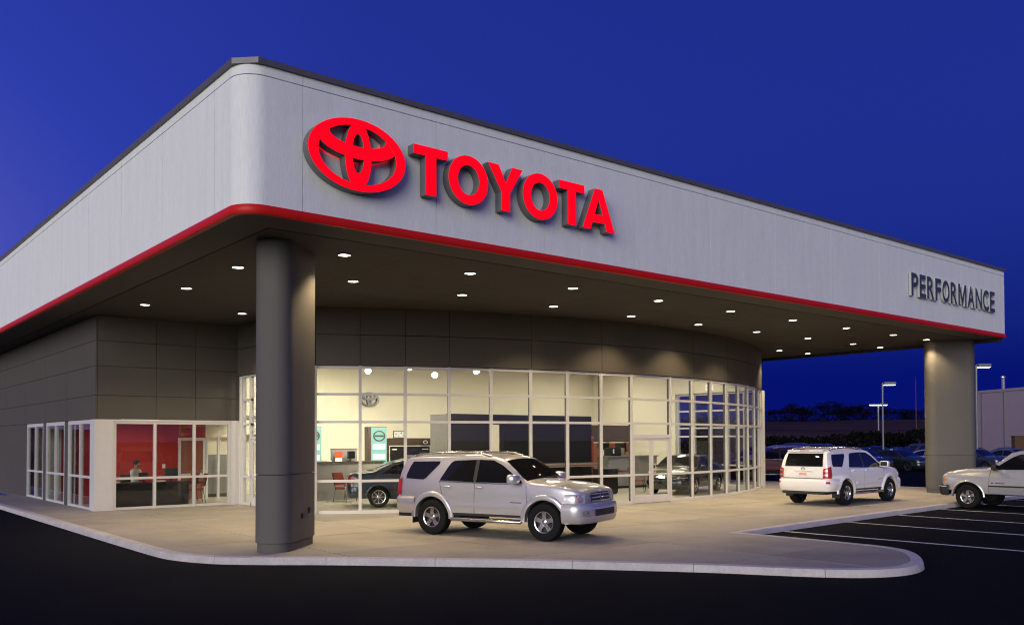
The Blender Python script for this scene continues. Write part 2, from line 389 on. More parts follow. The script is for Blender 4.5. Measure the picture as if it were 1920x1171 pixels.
# fascia panels, trim, coping
RC = 0.45
def path_pt(s):     # s<0 up the short side, 0..arc, then along the front
    la = RC*math.pi/2
    if s < 0: return (0.0, RC-s), (-1, 0)
    if s < la:
        a = s/RC; return (RC-RC*math.cos(a), RC-RC*math.sin(a)), (-math.cos(a), -math.sin(a))
    return (RC+s-la, 0.0), (0, -1)
LA = RC*math.pi/2
def sweep_fascia(s0, s1, prof, mname, name, smooth=30, gap=0.005):
    s0 += gap; s1 -= gap
    ss = [s0]
    if s0 < LA and s1 > 0:
        ss += [s for s in [LA*k/10 for k in range(11)] if s0 < s < s1]
    ss.append(s1)
    rows = []
    for s in ss:
        (x, y), (nx, ny) = path_pt(s)
        rows.append([(x+nx*o, y+ny*o, z) for o, z in prof])
    mb = MB().grid(rows, wrap=True); L_ = len(prof)
    mb.add(rows[0], [tuple(range(L_))]).add(rows[-1], [tuple(reversed(range(L_)))])
    return bp(name, mb, mname, smooth=smooth, fix=True)
front_s = [LA+0.65+2.76*k for k in range(11)]; front_s = [s for s in front_s if s < LA+LF-RC-0.5]
left_s = [-(0.7+2.76*k) for k in range(17)]; left_s = [s for s in left_s if s > -(BK-RC-0.5)]
cuts = [-(BK-RC)]+left_s[::-1]+front_s+[LA+LF-RC]
for a, b in zip(cuts[:-1], cuts[1:]):
    sweep_fascia(a, b, [(-0.08, ZR), (0, ZR), (0, 8.125), (-0.08, 8.125)], 'stucco', 'fascia_panel', gap=0.0055)
    sweep_fascia(a, b, [(-0.08, 8.14), (0, 8.14), (0, ZT), (-0.08, ZT)], 'stucco', 'fascia_strip', gap=0.0055)
    sweep_fascia(a, b, [(-0.1, ZS+0.005), (0.02, ZS), (0.035, ZS+0.03), (0.04, ZS+0.078), (0.035, ZR-0.03), (0.02, ZR-0.002), (-0.1, ZR-0.003)], 'red_trim', 'red_band', gap=0.001, smooth=50)
sweep_fascia(cuts[0], cuts[-1], [(-0.3, ZS+0.02), (-0.082, ZS+0.02), (-0.082, ZT-0.01), (-0.3, ZT-0.01)], 'joint', 'fascia_core', gap=0)
cc = [(0, RC*0.55), (RC*0.55, 0)]
for poly in ([(-0.05, BK), (-0.05, 0.28), (0.35, 0.46), (0.35, BK)], [(-0.05, 0.275), (0.275, -0.05), (0.5, 0.3), (0.355, 0.455)], [(0.28, -0.05), (LF+0.04, -0.05), (LF+0.04, 0.35), (0.505, 0.305)]):
    bp('coping', MB().prism(poly, ZT+0.003, ZT+0.10), 'coping')
bp('coping', MB().box(LF-0.3, LF+0.05, 0.355, BK, ZT+0.003, ZT+0.10), 'coping')
# right-hand and rear faces
for k in range(16):
    y0 = 0.09+2.76*k; y1 = min(BK, y0+2.75)
    if y0 < BK-0.2: bp('fascia_panel', MB().box(LF-0.08, LF, y0, y1, ZR, ZT), 'stucco')
bp('red_band', MB().box(LF-0.1, LF+0.03, 0.04, BK, ZS+0.001, ZR-0.003), 'red_trim')
bp('edge_lip', MB().box(LF-0.14, LF+0.02, 0.12, BK, ZS-0.12, ZS-0.002), 'dark_edge')
bp('rear_wall', MB().box(0.3, LF-0.3, BK-0.2, BK-0.02, 0, ZT-0.02), 'wall_panel')
bp('roof', MB().box(0.3, LF-0.3, 0.3, BK-0.3, 7.6, 7.8), 'coping')
# soffit: pale edge strip, then panels
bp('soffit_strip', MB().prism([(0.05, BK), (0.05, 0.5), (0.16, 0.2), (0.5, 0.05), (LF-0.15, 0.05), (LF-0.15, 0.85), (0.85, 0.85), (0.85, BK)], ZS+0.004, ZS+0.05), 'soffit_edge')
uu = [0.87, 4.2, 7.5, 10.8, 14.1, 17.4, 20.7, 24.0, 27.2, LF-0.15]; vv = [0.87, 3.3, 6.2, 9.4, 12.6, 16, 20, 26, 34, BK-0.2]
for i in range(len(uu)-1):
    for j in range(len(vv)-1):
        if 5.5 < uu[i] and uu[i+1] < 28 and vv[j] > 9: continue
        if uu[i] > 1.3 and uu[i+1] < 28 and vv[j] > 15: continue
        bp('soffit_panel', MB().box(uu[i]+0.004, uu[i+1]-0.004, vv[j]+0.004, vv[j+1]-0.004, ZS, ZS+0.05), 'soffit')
bp('soffit_deck', MB().box(0.4, LF-0.2, 0.4, BK-0.3, ZS+0.06, ZS+0.12), 'dark_edge')
# columns
def rrect(l, wd, r, n=7):
    pts = []
    for sx, sy, a0 in ((1, 1, 0), (-1, 1, 90), (-1, -1, 180), (1, -1, 270)):
        for k in range(n+1):
            a = R(a0+90*k/n); pts.append((sx*(l/2-r)+r*math.cos(a), sy*(wd/2-r)+r*math.sin(a)))
    return pts
def column(cx_, cy_, ang, outlets=False):
    ca, sa = math.cos(ang), math.sin(ang)
    def tr(pl): return [(cx_+x*ca-y*sa, cy_+x*sa+y*ca) for x, y in pl]
    c = bp('column', MB().prism(tr(rrect(1.69, 0.62, 0.26)), 0.0, ZS), 'dark_edge')
    part('plinth', MB().prism(tr(rrect(1.72, 0.65, 0.27)), 0.0, 0.155), 'column_panel', c, smooth=30)
    part('column_panel', MB().prism(tr(rrect(1.78, 0.71, 0.29)), 0.165, 1.42), 'column_panel', c, smooth=30)
    part('column_panel', MB().prism(tr(rrect(1.78, 0.71, 0.29)), 1.435, ZS-0.001), 'column_panel', c, smooth=30)
    if outlets:
        for (lx, z, s_) in ((-0.10, 0.62, 0.05), (0.28, 0.70, 0.035)):
            x, y = lx, -0.36
            p = tr([(x-s_, y-0.03), (x+s_, y-0.03), (x+s_, y+0.02), (x-s_, y+0.02)])
            part('outlet', MB().prism(p, z-0.05, z+0.05), 'black_plastic', c)
column(1.84, 2.2, R(45), True)
column(28.85, 1.75, R(135))

# wall panels ---------------------------------------------------
def arc_box(p0, p1, r0, r1, z0, z1, n=6):
    mb = MB(); rows = []
    for k in range(n+1):
        ph = p0+(p1-p0)*k/n; a, b = arc(ph, r0), arc(ph, r1)
        rows.append([(a[0], a[1], z0), (b[0], b[1], z0), (b[0], b[1], z1), (a[0], a[1], z1)])
    mb.grid(rows, wrap=True); mb.add(rows[0], [(0, 1, 2, 3)]).add(rows[-1], [(3, 2, 1, 0)])
    return mb
ZG, ZGR = 4.16, (0.045, 0.92, 2.585, 3.37, 4.125)
jn = [0, 1, 2, 3, 5, 7, 9, 11, 13, 15, 17]; jn = [0, 1, 2, 3, 5, 7, 10, 12, 14, 17]
for a, b in zip(jn[:-1], jn[1:]):
    for z0, z1 in ((ZG+0.02, 5.035), (5.05, ZS-0.003)):
        bp('wall_panel', arc_box(PB[a]+0.0004, PB[b]-0.0004, AR-0.04, AR+0.09, z0, z1, 8), 'wall_panel', smooth=30, fix=True)
bp('wall_core', arc_box(-PE, PE, AR-0.1, AR-0.042, ZG+0.01, ZS-0.004, 30), 'dark_edge', fix=True)
bp('inner_lining', arc_box(-PE, PE, AR-0.2, AR-0.102, ZG+0.0, ZS-0.004, 30), 'cream', fix=True)
bp('corner_trim', MB().box(5.66, 5.80, 8.78, 8.90, ZG+0.02, ZS-0.004), 'dark_edge')
ZROW = [2.72, 3.43, 4.30, 5.05, ZS-0.003]
# short-side wall (x=1.38), office front (y=14.15), entrance side wall (x=5.77)
vcols = [14.15, 17.62, 20.73, 24.0, 28, 32, 36, 40, BK-0.2]
for a, b in zip(vcols[:-1], vcols[1:]):
    for z0, z1 in zip(ZROW[:-1], ZROW[1:]):
        bp('wall_panel', MB().box(1.38, 1.43, a+0.006, b-0.006, z0+0.006, z1-0.006), 'wall_panel')
for a, b in ((17.40, 17.85), (20.51, 20.96), (23.70, 27.99), (28.01, 31.99), (32.01, 36), (36.01, 40), (40.01, BK-0.2)):
    bp('wall_panel', MB().box(1.38, 1.43, a, b, 0.0, ZROW[0]-0.006), 'wall_panel')
bp('wall_core', MB().box(1.435, 1.55, 14.2, BK-0.2, ZROW[0], ZS-0.004), 'joint')
bp('wall_core', MB().box(1.435, 1.55, 23.70, BK-0.2, 0, ZROW[0]), 'joint')
ucols = [1.435, 3.13, 4.34, 5.77]
for a, b in zip(ucols[:-1], ucols[1:]):
    for z0, z1 in zip(ZROW[:-1], ZROW[1:]):
        bp('wall_panel', MB().box(a+0.006, b-0.006, 14.15, 14.2, z0+0.006, z1-0.006), 'wall_panel')
bp('wall_core', MB().box(1.56, 5.9, 14.205, 14.3, ZROW[0], ZS-0.004), 'joint')
for a, b in ((8.92, 11.5), (11.51, 14.14)):
    for z0, z1 in ((ZG+0.02, 5.035), (5.05, ZS-0.003)):
        bp('wall_panel', MB().box(5.71, 5.77, a, b, z0, z1), 'wall_panel')
bp('wall_core', MB().box(5.775, 5.9, 8.95, 14.2, ZG+0.02, ZS-0.004), 'joint')
# interior shell
inner_arc = [arc(-PE+2*PE*k/40, AR-0.01) for k in range(41)]
fl = inner_arc+[(26.85, 19.0), (5.9, 19.0), (5.9, 24.1), (1.45, 24.1), (1.45, 14.2), (5.8, 14.2)]
bp('showroom_floor', MB().prism(fl, -0.02, 0.012), 'tile_floor')
cl = [arc(-PE+2*PE*k/40, AR-0.2) for k in range(41)]+[(26.6, 19.0), (5.9, 19.0), (5.9, 14.2)]
bp('showroom_ceiling', MB().prism(cl, 5.45, 5.55), 'ceiling')
bp('back_wall', MB().box(5.9, 27.0, 19.0, 19.2, 0, 5.7), 'cream')
bp('back_wall', MB().box(5.91, 6.0, 19.21, 24.2, 0, 2.79), 'cream')
bp('hall_wall', MB().box(5.9, 9.6, 18.2, 18.3, 2.3, 5.44), 'cream')
# right end wall x=26.9: glazed bays then solid
for z0, z1 in ((ZG+0.02, 5.035), (5.05, ZS-0.003)):
    bp('wall_panel', MB().box(26.93, 26.99, 8.95, 13.5, z0, z1), 'wall_panel')
bp('end_wall', MB().box(26.7, 26.925, 8.95, 13.5, ZG+0.02, 5.7), 'cream')
bp('end_wall', MB().box(26.7, 26.93, 13.51, 19.0, 0, 5.7), 'cream')
for a, b in ((13.51, 19), (19.01, 26), (26.01, 33), (33.01, 40), (40.01, BK-0.2)):
    bp('wall_panel', MB().box(26.94, 27.0, a, b, 0, ZS-0.003), 'wall_panel')

# storefront framing --------------------------------------------
def pane_arc(p0, p1, z0, z1): bp('pane', arc_box(p0, p1, AR-0.008, AR+0.004, z0, z1, 1), 'glass', fix=True)
MW = 0.042
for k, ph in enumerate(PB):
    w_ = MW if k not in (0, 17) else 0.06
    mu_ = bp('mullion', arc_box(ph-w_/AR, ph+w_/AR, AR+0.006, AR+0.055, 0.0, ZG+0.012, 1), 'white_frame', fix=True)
    part('mullion_shade_core', arc_box(ph-(w_-0.004)/AR, ph+(w_-0.004)/AR, AR-0.075, AR+0.006, 0.0, ZG+0.010, 1), 'frame_dark', mu_, fix=True)  # dark colour stands in for the unlit depth side of the mullion
for k in range(17):
    p0, p1 = PB[k]+MW/AR, PB[k+1]-MW/AR
    if k == 8: continue
    for q, z in enumerate(ZGR):
        hz = 0.045 if q in (0,) else 0.035
        bp('rail', arc_box(p0, p1, AR-0.06, AR+0.045, z-hz, z+hz, 1), 'white_frame', fix=True)
    for z0, z1 in zip(ZGR[:-1], ZGR[1:]): pane_arc(p0, p1, z0+0.036, z1-0.036)
# double door at the crown of the curve
p0, p1 = PB[8]+MW/AR, PB[9]-MW/AR
for z in (2.585, 3.37, 4.125): bp('rail', arc_box(p0, p1, AR-0.06, AR+0.045, z-0.035, z+0.035, 1), 'white_frame', fix=True)
bp('door_head', arc_box(p0, p1, AR-0.07, AR+0.06, 2.12, 2.23, 1), 'white_frame', fix=True)
for z0, z1 in ((2.235, 2.548), (2.622, 3.333), (3.407, 4.088)): pane_arc(p0, p1, z0, z1)
for s in (-1, 1):
    x0, x1 = (16.3-0.885, 16.3-0.006) if s < 0 else (16.3+0.006, 16.3+0.885)
    y = AC[1]-AR+0.01
    mb = MB()
    mb.box(x0, x0+0.075, y-0.025, y+0.025, 0.015, 2.115).box(x1-0.075, x1, y-0.025, y+0.025, 0.015, 2.115)
    mb.box(x0+0.075, x1-0.075, y-0.025, y+0.025, 2.02, 2.115).box(x0+0.075, x1-0.075, y-0.025, y+0.025, 0.015, 0.26).box(x0+0.075, x1-0.075, y-0.02, y+0.02, 0.90, 0.95)
    d = bp('door', mb, 'white_frame')
    part('door_pane', MB().box(x0+0.076, x1-0.076, y-0.006, y+0.006, 0.951, 2.019), 'glass', d)
    part('door_pane', MB().box(x0+0.076, x1-0.076, y-0.006, y+0.006, 0.261, 0.899), 'glass', d)
    hx = 16.3+s*0.12
    part('handle', MB().tube([(hx, y-0.02, 0.98), (hx, y-0.09, 0.98), (hx, y-0.09, 1.25), (hx, y-0.02, 1.25)], 0.016), 'white_frame', d, smooth=40)
# generic straight storefront
def store(axis, c, a_list, zr, w_=0.07, dep=0.11, ends=True, skip=()):
    """axis 'y': runs along y at x=c ; axis 'x': runs along x at y=c"""
    def bx(a0, a1, z0, z1, d0, d1):
        return MB().box(c+d0, c+d1, a0, a1, z0, z1) if axis == 'y' else MB().box(a0, a1, c+d0, c+d1, z0, z1)
    for a in a_list: bp('mullion', bx(a-w_/2, a+w_/2, 0.0, zr[-1]+0.035, -0.012, dep), 'white_frame')
    for k, (a, b) in enumerate(zip(a_list[:-1], a_list[1:])):
        if k in skip: continue
        for z in zr: bp('rail', bx(a+w_/2, b-w_/2, z-0.035, z+0.035, 0.0, dep-0.01), 'white_frame')
        for z0, z1 in zip(zr[:-1], zr[1:]): bp('pane', bx(a+w_/2, b-w_/2, z0+0.036, z1-0.036, 0.045, 0.055), 'glass')
# office front
store('x', 14.16, [1.94, 3.11, 4.32, 5.45], (0.04, 0.94, 2.62))
bp('pier', MB().box(1.36, 1.90, 14.13, 14.64, 0, 2.715), 'white_frame')
bp('pier', MB().box(5.49, 5.80, 14.13, 14.34, 0, 2.715), 'white_frame')
bp('head_trim', MB().box(1.905, 5.485, 14.14, 14.25, 2.658, 2.715), 'white_frame')
for lo, mid, hi in ((14.69, 15.95, 17.35), (17.90, 19.2, 20.46), (21.0, 22.3, 23.65)):
    store('y', 1.39, [lo, mid, hi], (0.04, 0.98, 2.63), 0.055, 0.075)
    bp('head_trim', MB().box(1.385, 1.48, lo-0.035, hi+0.035, 2.668, 2.712), 'white_frame')
# entrance side wall
store('y', 5.77, [14.08, 13.85, 13.25, 12.2, 11.1, 10.05, 9.05], (0.045, 0.92, 2.585, 3.37, 4.125), skip=(0, 2))
bp('rail', MB().box(5.77, 5.87, 12.24, 13.21, 2.12, 2.2), 'white_frame')
bp('pane', MB().box(5.81, 5.82, 12.24, 13.21, 2.21, 4.1), 'glass')
bp('rail', MB().box(5.77, 5.87, 12.24, 13.21, 4.1, 4.16), 'white_frame')
mb = MB().box(5.79, 5.84, 12.25, 12.34, 0.015, 2.11).box(5.79, 5.84, 13.11, 13.2, 0.015, 2.11).box(5.79, 5.84, 12.34, 13.11, 2.02, 2.11).box(5.79, 5.84, 12.34, 13.11, 0.015, 0.26).box(5.795, 5.835, 12.34, 13.11, 0.9, 0.95)
d = bp('door', mb, 'white_frame'); part('door_pane', MB().box(5.81, 5.82, 12.345, 13.105, 0.27, 2.015), 'glass', d)
part('handle', MB().tube([(5.79, 12.42, 0.98), (5.72, 12.42, 0.98), (5.72, 12.42, 1.25), (5.79, 12.42, 1.25)], 0.016), 'white_frame', d, smooth=40)
bp('corner_post', MB().box(5.70, 5.80, 8.72, 9.0, 0, 4.165), 'white_frame')
# right end wall glazing with a door pair
store('y', 26.84, [8.98, 9.75, 10.6, 11.55, 12.5, 13.45], (0.045, 0.92, 2.2, 2.585, 3.37, 4.125))
bp('corner_post', MB().box(26.8, 27.0, 8.78, 8.93, 0, 4.165), 'white_frame')

# signs -----------------------------------------------------------
FY = -0.03
em = thing('emblem_sign', 'glowing red oval emblem of interlocking rings on the white fascia', 'sign', (2.05, FY, 7.07))
for nm, outs, dep in (('emblem_ring', [ell(0.97, 0.635), ell(0.775, 0.515)], 0.200), ('emblem_ring', [ell(0.80, 0.325, 0, 0.255), ell(0.56, 0.185, 0, 0.335)], 0.196), ('emblem_ring', [ell(0.265, 0.60, 0, -0.01), ell(0.118, 0.345, 0, 0.03)], 0.192)):
    a = letter_parts(shape2d(outs, dep), dep, nm, em, (0, 0, 0), 'sign_red', 'sign_return')
T_ = lambda w_, h, s, b: [[(0, h), (w_, h), (w_, h-b), (w_/2+s/2, h-b), (w_/2+s/2, 0), (w_/2-s/2, 0), (w_/2-s/2, h-b), (0, h-b)]]
h = 0.905
O_ = [ell(0.475, 0.475, 0.475, 0.4525), ell(0.255, 0.29, 0.475, 0.4525)]
Y_ = [[(0, h), (0.27, h), (0.445, 0.56), (0.62, h), (0.89, h), (0.555, 0.37), (0.555, 0), (0.335, 0), (0.335, 0.37)]]
A_ = [[(0.375, h), (0.605, h), (0.98, 0), (0.735, 0), (0.675, 0.165), (0.305, 0.165), (0.245, 0), (0, 0)], [(0.37, 0.345), (0.61, 0.345), (0.49, 0.675)]]
ws = thing('illuminated_wordmark', 'glowing red block capitals beside the oval emblem on the white fascia', 'sign', (3.2, FY, 6.62))
for sh, x in ((T_(0.77, h, 0.235, 0.175), 0.0), (O_, 0.785), (Y_, 1.735), (O_, 2.625), (T_(0.74, h, 0.235, 0.175), 3.62), (A_, 4.30)):
    letter_parts(shape2d(sh, 0.2), 0.2, 'letter', ws, (x, 0, 0), 'sign_red', 'sign_return')
ps = thing('dealer_name_sign', 'dark grey narrow capitals standing off the far end of the white fascia', 'sign', (22.2, FY, 6.66))
wd = {'P': .9, 'E': .82, 'R': .95, 'F': .8, 'O': 1.0, 'M': 1.2, 'A': 1.05, 'N': 1.0, 'C': .95}
word = 'PERFORMANCE'; tot = sum(wd[c] for c in word)+0.16*(len(word)-1); k_ = 6.25/tot; xx = 0
for c in word:
    cu = bpy.data.curves.new('glyph', 'FONT'); cu.body = c; cu.size = 1.0; cu.extrude = 0.04; cu.offset = 0.02; cu.resolution_u = 6
    ob = bpy.data.objects.new('glyph', cu); COL.objects.link(ob)
    me = bpy.data.meshes.new_from_object(ob.evaluated_get(bpy.context.evaluated_depsgraph_get())); bpy.data.objects.remove(ob); bpy.data.curves.remove(cu)
    if c == 'M':
        me = shape2d([[(0, 0), (0, 1), (0.22, 1), (0.5, 0.36), (0.78, 1), (1, 1), (1, 0), (0.82, 0), (0.82, 0.66), (0.58, 0.08), (0.42, 0.08), (0.18, 0.66), (0.18, 0)]], 0.08)
    x0 = min(v.co.x for v in me.vertices); x1 = max(v.co.x for v in me.vertices); y0 = min(v.co.y for v in me.vertices); y1 = max(v.co.y for v in me.vertices)
    for v in me.vertices: v.co.x = (v.co.x-x0)/(x1-x0)*wd[c]*k_; v.co.y = (v.co.y-y0)/(y1-y0)*0.74
    letter_parts(me, 0.08, 'letter', ps, (xx, 0, 0), 'letter_dark', 'letter_return'); xx += (wd[c]+0.16)*k_

# soffit downlights ------------------------------------------------
ring = MB().lathe([(0.12, 0.0), (0.12, -0.02), (0.15, -0.022), (0.155, -0.012), (0.155, 0.0)], 'z', 24).mesh('trim_ring', 'frame_dark', 40)
disc = MB().lathe([(0.0, -0.014), (0.06, -0.016), (0.125, -0.012)], 'z', 24).mesh('lamp_disc', 'lamp_glow', 40)
disc2 = disc.copy(); disc2.materials.clear(); disc2.materials.append(M['lamp_cool'])
spots = [(3.0+3.16*k, 2.02) for k in range(8)]+[(27.6, 2.02)]+[(1.82, 4.57)]+[(4.6+3.17*k, 4.53) for k in range(8)]+[(28.9, 4.54), (1.87, 7.91), (26.7, 7.82), (28.8, 7.8), (1.9, 11.25), (4.66, 11.24)]
cool = {1, 9, 14, 15, 5, 6}
sl = bpy.data.lights.new('downlight_beam', 'SPOT'); sl.energy = 330; sl.color = (1.0, 0.77, 0.43); sl.spot_size = R(122); sl.spot_blend = 0.55; sl.shadow_soft_size = 0.1
for k, (x, y) in enumerate(spots):
    row_ = 'along the long front edge of the canopy' if y < 3 else ('near the far end edge of the canopy' if (x > 26 and y > 5) else ('over the office front along the short side' if x < 5 and y > 7 else 'in the second row towards the curved wall'))
    t = thing('recessed_downlight', 'round soffit downlight '+row_, 'light', (x, y, ZS), 0, 'downlights '+row_)
    link('trim_ring', ring, t); link('lamp_disc', disc2 if k in cool else disc, t)
    lo = bpy.data.objects.new('downlight_beam', sl); COL.objects.link(lo); lo.parent = t; lo.location = (0, 0, -0.05)

# ------------------------------------------------------------------ showroom contents
cp_m = MB().box(-0.62, 0.62, -0.32, 0.32, -0.03, 0.0).mesh('housing', 'white_frame')
cp_g = MB().box(-0.57, 0.57, -0.27, 0.27, -0.036, -0.031).mesh('diffuser', 'panel_glow')
al = bpy.data.lights.new('added_panel_light', 'AREA'); al.shape = 'RECTANGLE'; al.size = 1.1; al.size_y = 0.5; al.energy = 125; al.color = (1.0, 0.92, 0.77)
for x, y in [(8.5, 12), (12, 9.5), (12, 15.5), (16, 8.5), (16.3, 15.5), (20, 10), (20.5, 15), (24, 11.5), (8.3, 16.3), (24, 16)]:  # panels added above the line of sight to brighten the showroom
    t = thing('added_ceiling_panel', 'added flat white light panel in the showroom ceiling, out of view', 'light', (x, y, 5.45), 0, 'added light panels in the showroom ceiling')
    link('housing', cp_m, t); link('diffuser', cp_g, t)
    lo = bpy.data.objects.new('added_panel_light', al); COL.objects.link(lo); lo.parent = t; lo.location = (0, 0, -0.06)
# track spotlights seen through the top panes
head = MB().lathe([(0.0, 0.16), (0.06, 0.15), (0.085, 0.05), (0.115, -0.1), (0.10, -0.1), (0.095, -0.08)], 'y', 20).mesh('lamp_head', 'white_frame', 40)
blb = MB().lathe([(0.0, -0.105), (0.06, -0.1), (0.095, -0.088)], 'y', 20).mesh('bulb', 'bulb', 40)
stem = MB().tube([(0, 0.02, 0.05), (0, 0.02, 1.05)], 0.012).mesh('stem', 'white_frame', 40)
tl = bpy.data.lights.new('track_beam', 'SPOT'); tl.energy = 700; tl.color = (1.0, 0.90, 0.70); tl.spot_size = R(75); tl.spot_blend = 0.7; tl.shadow_soft_size = 0.06
SPOTS = [(9.04, 11.5, 4.36), (10.33, 11.0, 4.50), (10.99, 10.5, 4.25), (11.97, 9.5, 4.36)]
camp = Vector((cx, cy, 2.05))
for k, (x, y, z) in enumerate(SPOTS):
    t = thing('track_spotlight', 'bright white spotlight hanging on a stem inside the showroom glass', 'light', (x, y, z), 0, 'showroom spotlights')
    hd = link('lamp_head', head, t); link('bulb', blb, hd); link('stem', stem, t)
    dv = (camp-Vector((x, y, z))); hd.rotation_euler = (R(18), 0, math.atan2(dv.y, dv.x)+math.pi/2)
    lo = bpy.data.objects.new('track_beam', tl); COL.objects.link(lo); lo.parent = t; lo.location = (0, 0.25, 0)
    lo.rotation_euler = (R(62), 0, R(random.uniform(-15, 15)))
# wall emblem
t = thing('wall_emblem', 'chrome oval ring emblem mounted high on the cream showroom wall', 'emblem', (13.4, 18.98, 3.8))
for outs, dep in (([ell(0.46, 0.31), ell(0.36, 0.24)], 0.10), ([ell(0.36, 0.15, 0, 0.11), ell(0.26, 0.085, 0, 0.15)], 0.096), ([ell(0.12, 0.29), ell(0.055, 0.17, 0, 0.02)], 0.092)):
    letter_parts(shape2d(outs, dep), dep, 'emblem_ring', t, (0, 0, 0), 'alu', 'frame_dark')
# black display wall with an opening
t = thing('black_display_wall', 'tall black display partition with a narrow opening inside the showroom', 'partition', (13.4, 13.0, 0.012))
for x0, x1, z0, z1 in ((0.0, 1.95, 0, 3.04), (2.55, 7.3, 0, 3.04), (1.951, 2.549, 2.66, 3.04)):
    part('panel', MB().box(x0, x1, 0, 0.3, z0, z1), 'black_lam', t)
part('side_return', MB().box(-0.02, 0.0, 0.0, 1.3, 0, 3.03), 'grey_lam', t)
part('side_return', MB().box(1.93, 1.95, 0.3, 1.3, 0, 3.0), 'grey_lam', t)
part('ledge', MB().box(3.0, 7.2, -0.45, -0.002, 0.95, 1.1), 'grey_lam', t)
part('ledge_stripe', MB().box(3.0, 7.2, -0.456, -0.451, 1.0, 1.03), 'red_cloth', t)
# teal lit brand columns
def teal(x, y, rz, label):
    t = thing('lit_display_column', label, 'display', (x, y, 0.012), rz)
    part('carcass', MB().box(-0.12, 0.62, 0, 0.35, 0, 2.56), 'brown_lam', t)
    p_ = part('lit_panel', MB().box(0.0, 0.62, -0.02, -0.002, 0.1, 2.54), 'teal_lit', t)
    for z in (0.35, 0.85, 1.35, 1.72): part('light_band', MB().box(0.06, 0.56, -0.026, -0.021, z, z+0.2), 'teal_bright', t)
    r = shape2d([ell(0.24, 0.2, 0.31, 2.22, 40), ell(0.2, 0.16, 0.31, 2.22, 40)], 0.03)
    letter_parts(r, 0.03, 'round_emblem', t, (0, -0.025, 0), 'frame_dark', 'frame_dark')
    part('emblem_bar', MB().box(0.13, 0.49, -0.05, -0.028, 2.19, 2.25), 'frame_dark', t)
teal(11.2, 15.0, R(-8), 'teal-lit upright display column with a round emblem beside the brown poster board')
teal(8.5, 15.0, R(-8), 'teal-lit upright display column at the office end of the reception desk')
t = thing('poster_board', 'dark brown display board with a car poster in a thin white border', 'display board', (12.2, 15.5, 0.012))
part('board', MB().box(0, 2.05, 0, 0.12, 0, 2.14), 'brown_lam', t)
part('poster', MB().box(0.12, 1.95, -0.012, -0.002, 0.55, 1.82), 'black_lam', t)
for b_ in ((0.09, 1.98, 1.825, 1.85), (0.09, 1.98, 0.52, 0.545)): part('border', MB().box(b_[0], b_[1], -0.014, -0.003, b_[2], b_[3]), 'paper', t)
for x in (0.09, 1.955): part('border', MB().box(x, x+0.025, -0.0141, -0.003, 0.546, 1.824), 'paper', t)
part('poster_print', MB().prism([(0.6, -0.02), (1.6, -0.02), (1.6, -0.0125), (0.6, -0.0125)], 1.2, 1.36), 'grey_lam', t)
for x0, x1 in ((0.2, 0.42), (1.6, 1.88)): part('poster_caption', MB().box(x0, x1, -0.018, -0.0125, 1.68, 1.73), 'paper', t)
letter_parts(shape2d([ell(0.11, 0.075, 0, 0, 30), ell(0.075, 0.045, 0, 0, 30)], 0.02), 0.02, 'emblem_ring', t, (1.75, -0.004, 1.98), 'paper', 'paper')
t = thing('framed_picture', 'small white framed picture hanging on the cream wall above the poster board', 'picture', (14.62, 18.97, 2.17))
part('frame', MB().box(0, 0.62, 0, 0.025, 0, 0.31), 'frame_dark', t); part('print', MB().box(0.03, 0.59, -0.006, -0.001, 0.03, 0.28), 'paper', t)
for x, z, s_ in ((0.1, 0.15, 0.06), (0.24, 0.08, 0.05), (0.36, 0.19, 0.07), (0.46, 0.09, 0.05)): part('print_mark', MB().box(x, x+s_, -0.009, -0.0065, z, z+s_*0.6), 'black_lam', t)
# reception desk and what is on it
t = thing('reception_desk', 'taupe reception desk behind the dark sedan', 'desk', (8.3, 13.6, 0.012))
part('front_panel', MB().box(0, 2.6, 0, 0.05, 0, 1.28), 'grey_lam', t); part('top', MB().box(-0.04, 2.64, -0.06, 0.55, 1.285, 1.325), 'brown_lam', t)
part('end_panel', MB().box(0, 0.05, 0.055, 0.5, 0, 1.28), 'grey_lam', t); part('end_panel', MB().box(2.55, 2.6, 0.055, 0.5, 0, 1.28), 'grey_lam', t)
t = thing('grey_desk_screen', 'grey fabric screen standing on the reception desk', 'screen', (9.05, 14.05, 1.337)); part('screen_panel', MB().box(0, 1.02, 0, 0.04, 0.0, 0.42), 'grey_fab', t); part('screen_rim', MB().box(-0.015, 1.035, -0.006, 0.046, 0.42, 0.445), 'brown_lam', t)
t = thing('red_leaflet_holder', 'orange-red leaflet sheet propped on the reception desk', 'leaflet', (9.12, 13.9, 1.337)); part('sheet', MB().box(0, 0.3, 0, 0.012, 0.13, 0.34), 'red_print', t); part('stand', MB().box(0.02, 0.28, 0.013, 0.03, 0.0, 0.3), 'paper', t)
def monitor(loc, rz, label, sc=1.0):
    t = thing('monitor', label, 'monitor', loc, rz)
    a = part('panel', MB().box(-0.2*sc, 0.2*sc, -0.02, 0.02, 0.1*sc, 0.42*sc), 'black_plastic', t); part('display', MB().box(-0.18*sc, 0.18*sc, -0.025, -0.0205, 0.125*sc, 0.40*sc), 'screen', a)
    part('neck', MB().box(-0.03, 0.03, 0.021, 0.05, 0.014, 0.25*sc), 'black_plastic', t); part('foot', MB().box(-0.1*sc, 0.1*sc, -0.06, 0.1, 0, 0.013), 'black_plastic', t)
monitor((9.7, 13.8, 1.337), R(15), 'black computer monitor on the reception desk', 0.85)
def papers(x, y, z, rz, label):
    t = thing('paper_stack', label, 'papers', (x, y, z), rz)
    for k in range(4): part('sheet', MB().box(-0.11+0.01*k, 0.11+0.006*k, -0.15, 0.15-0.01*k, 0.01*k, 0.01*k+0.009), 'paper', t)
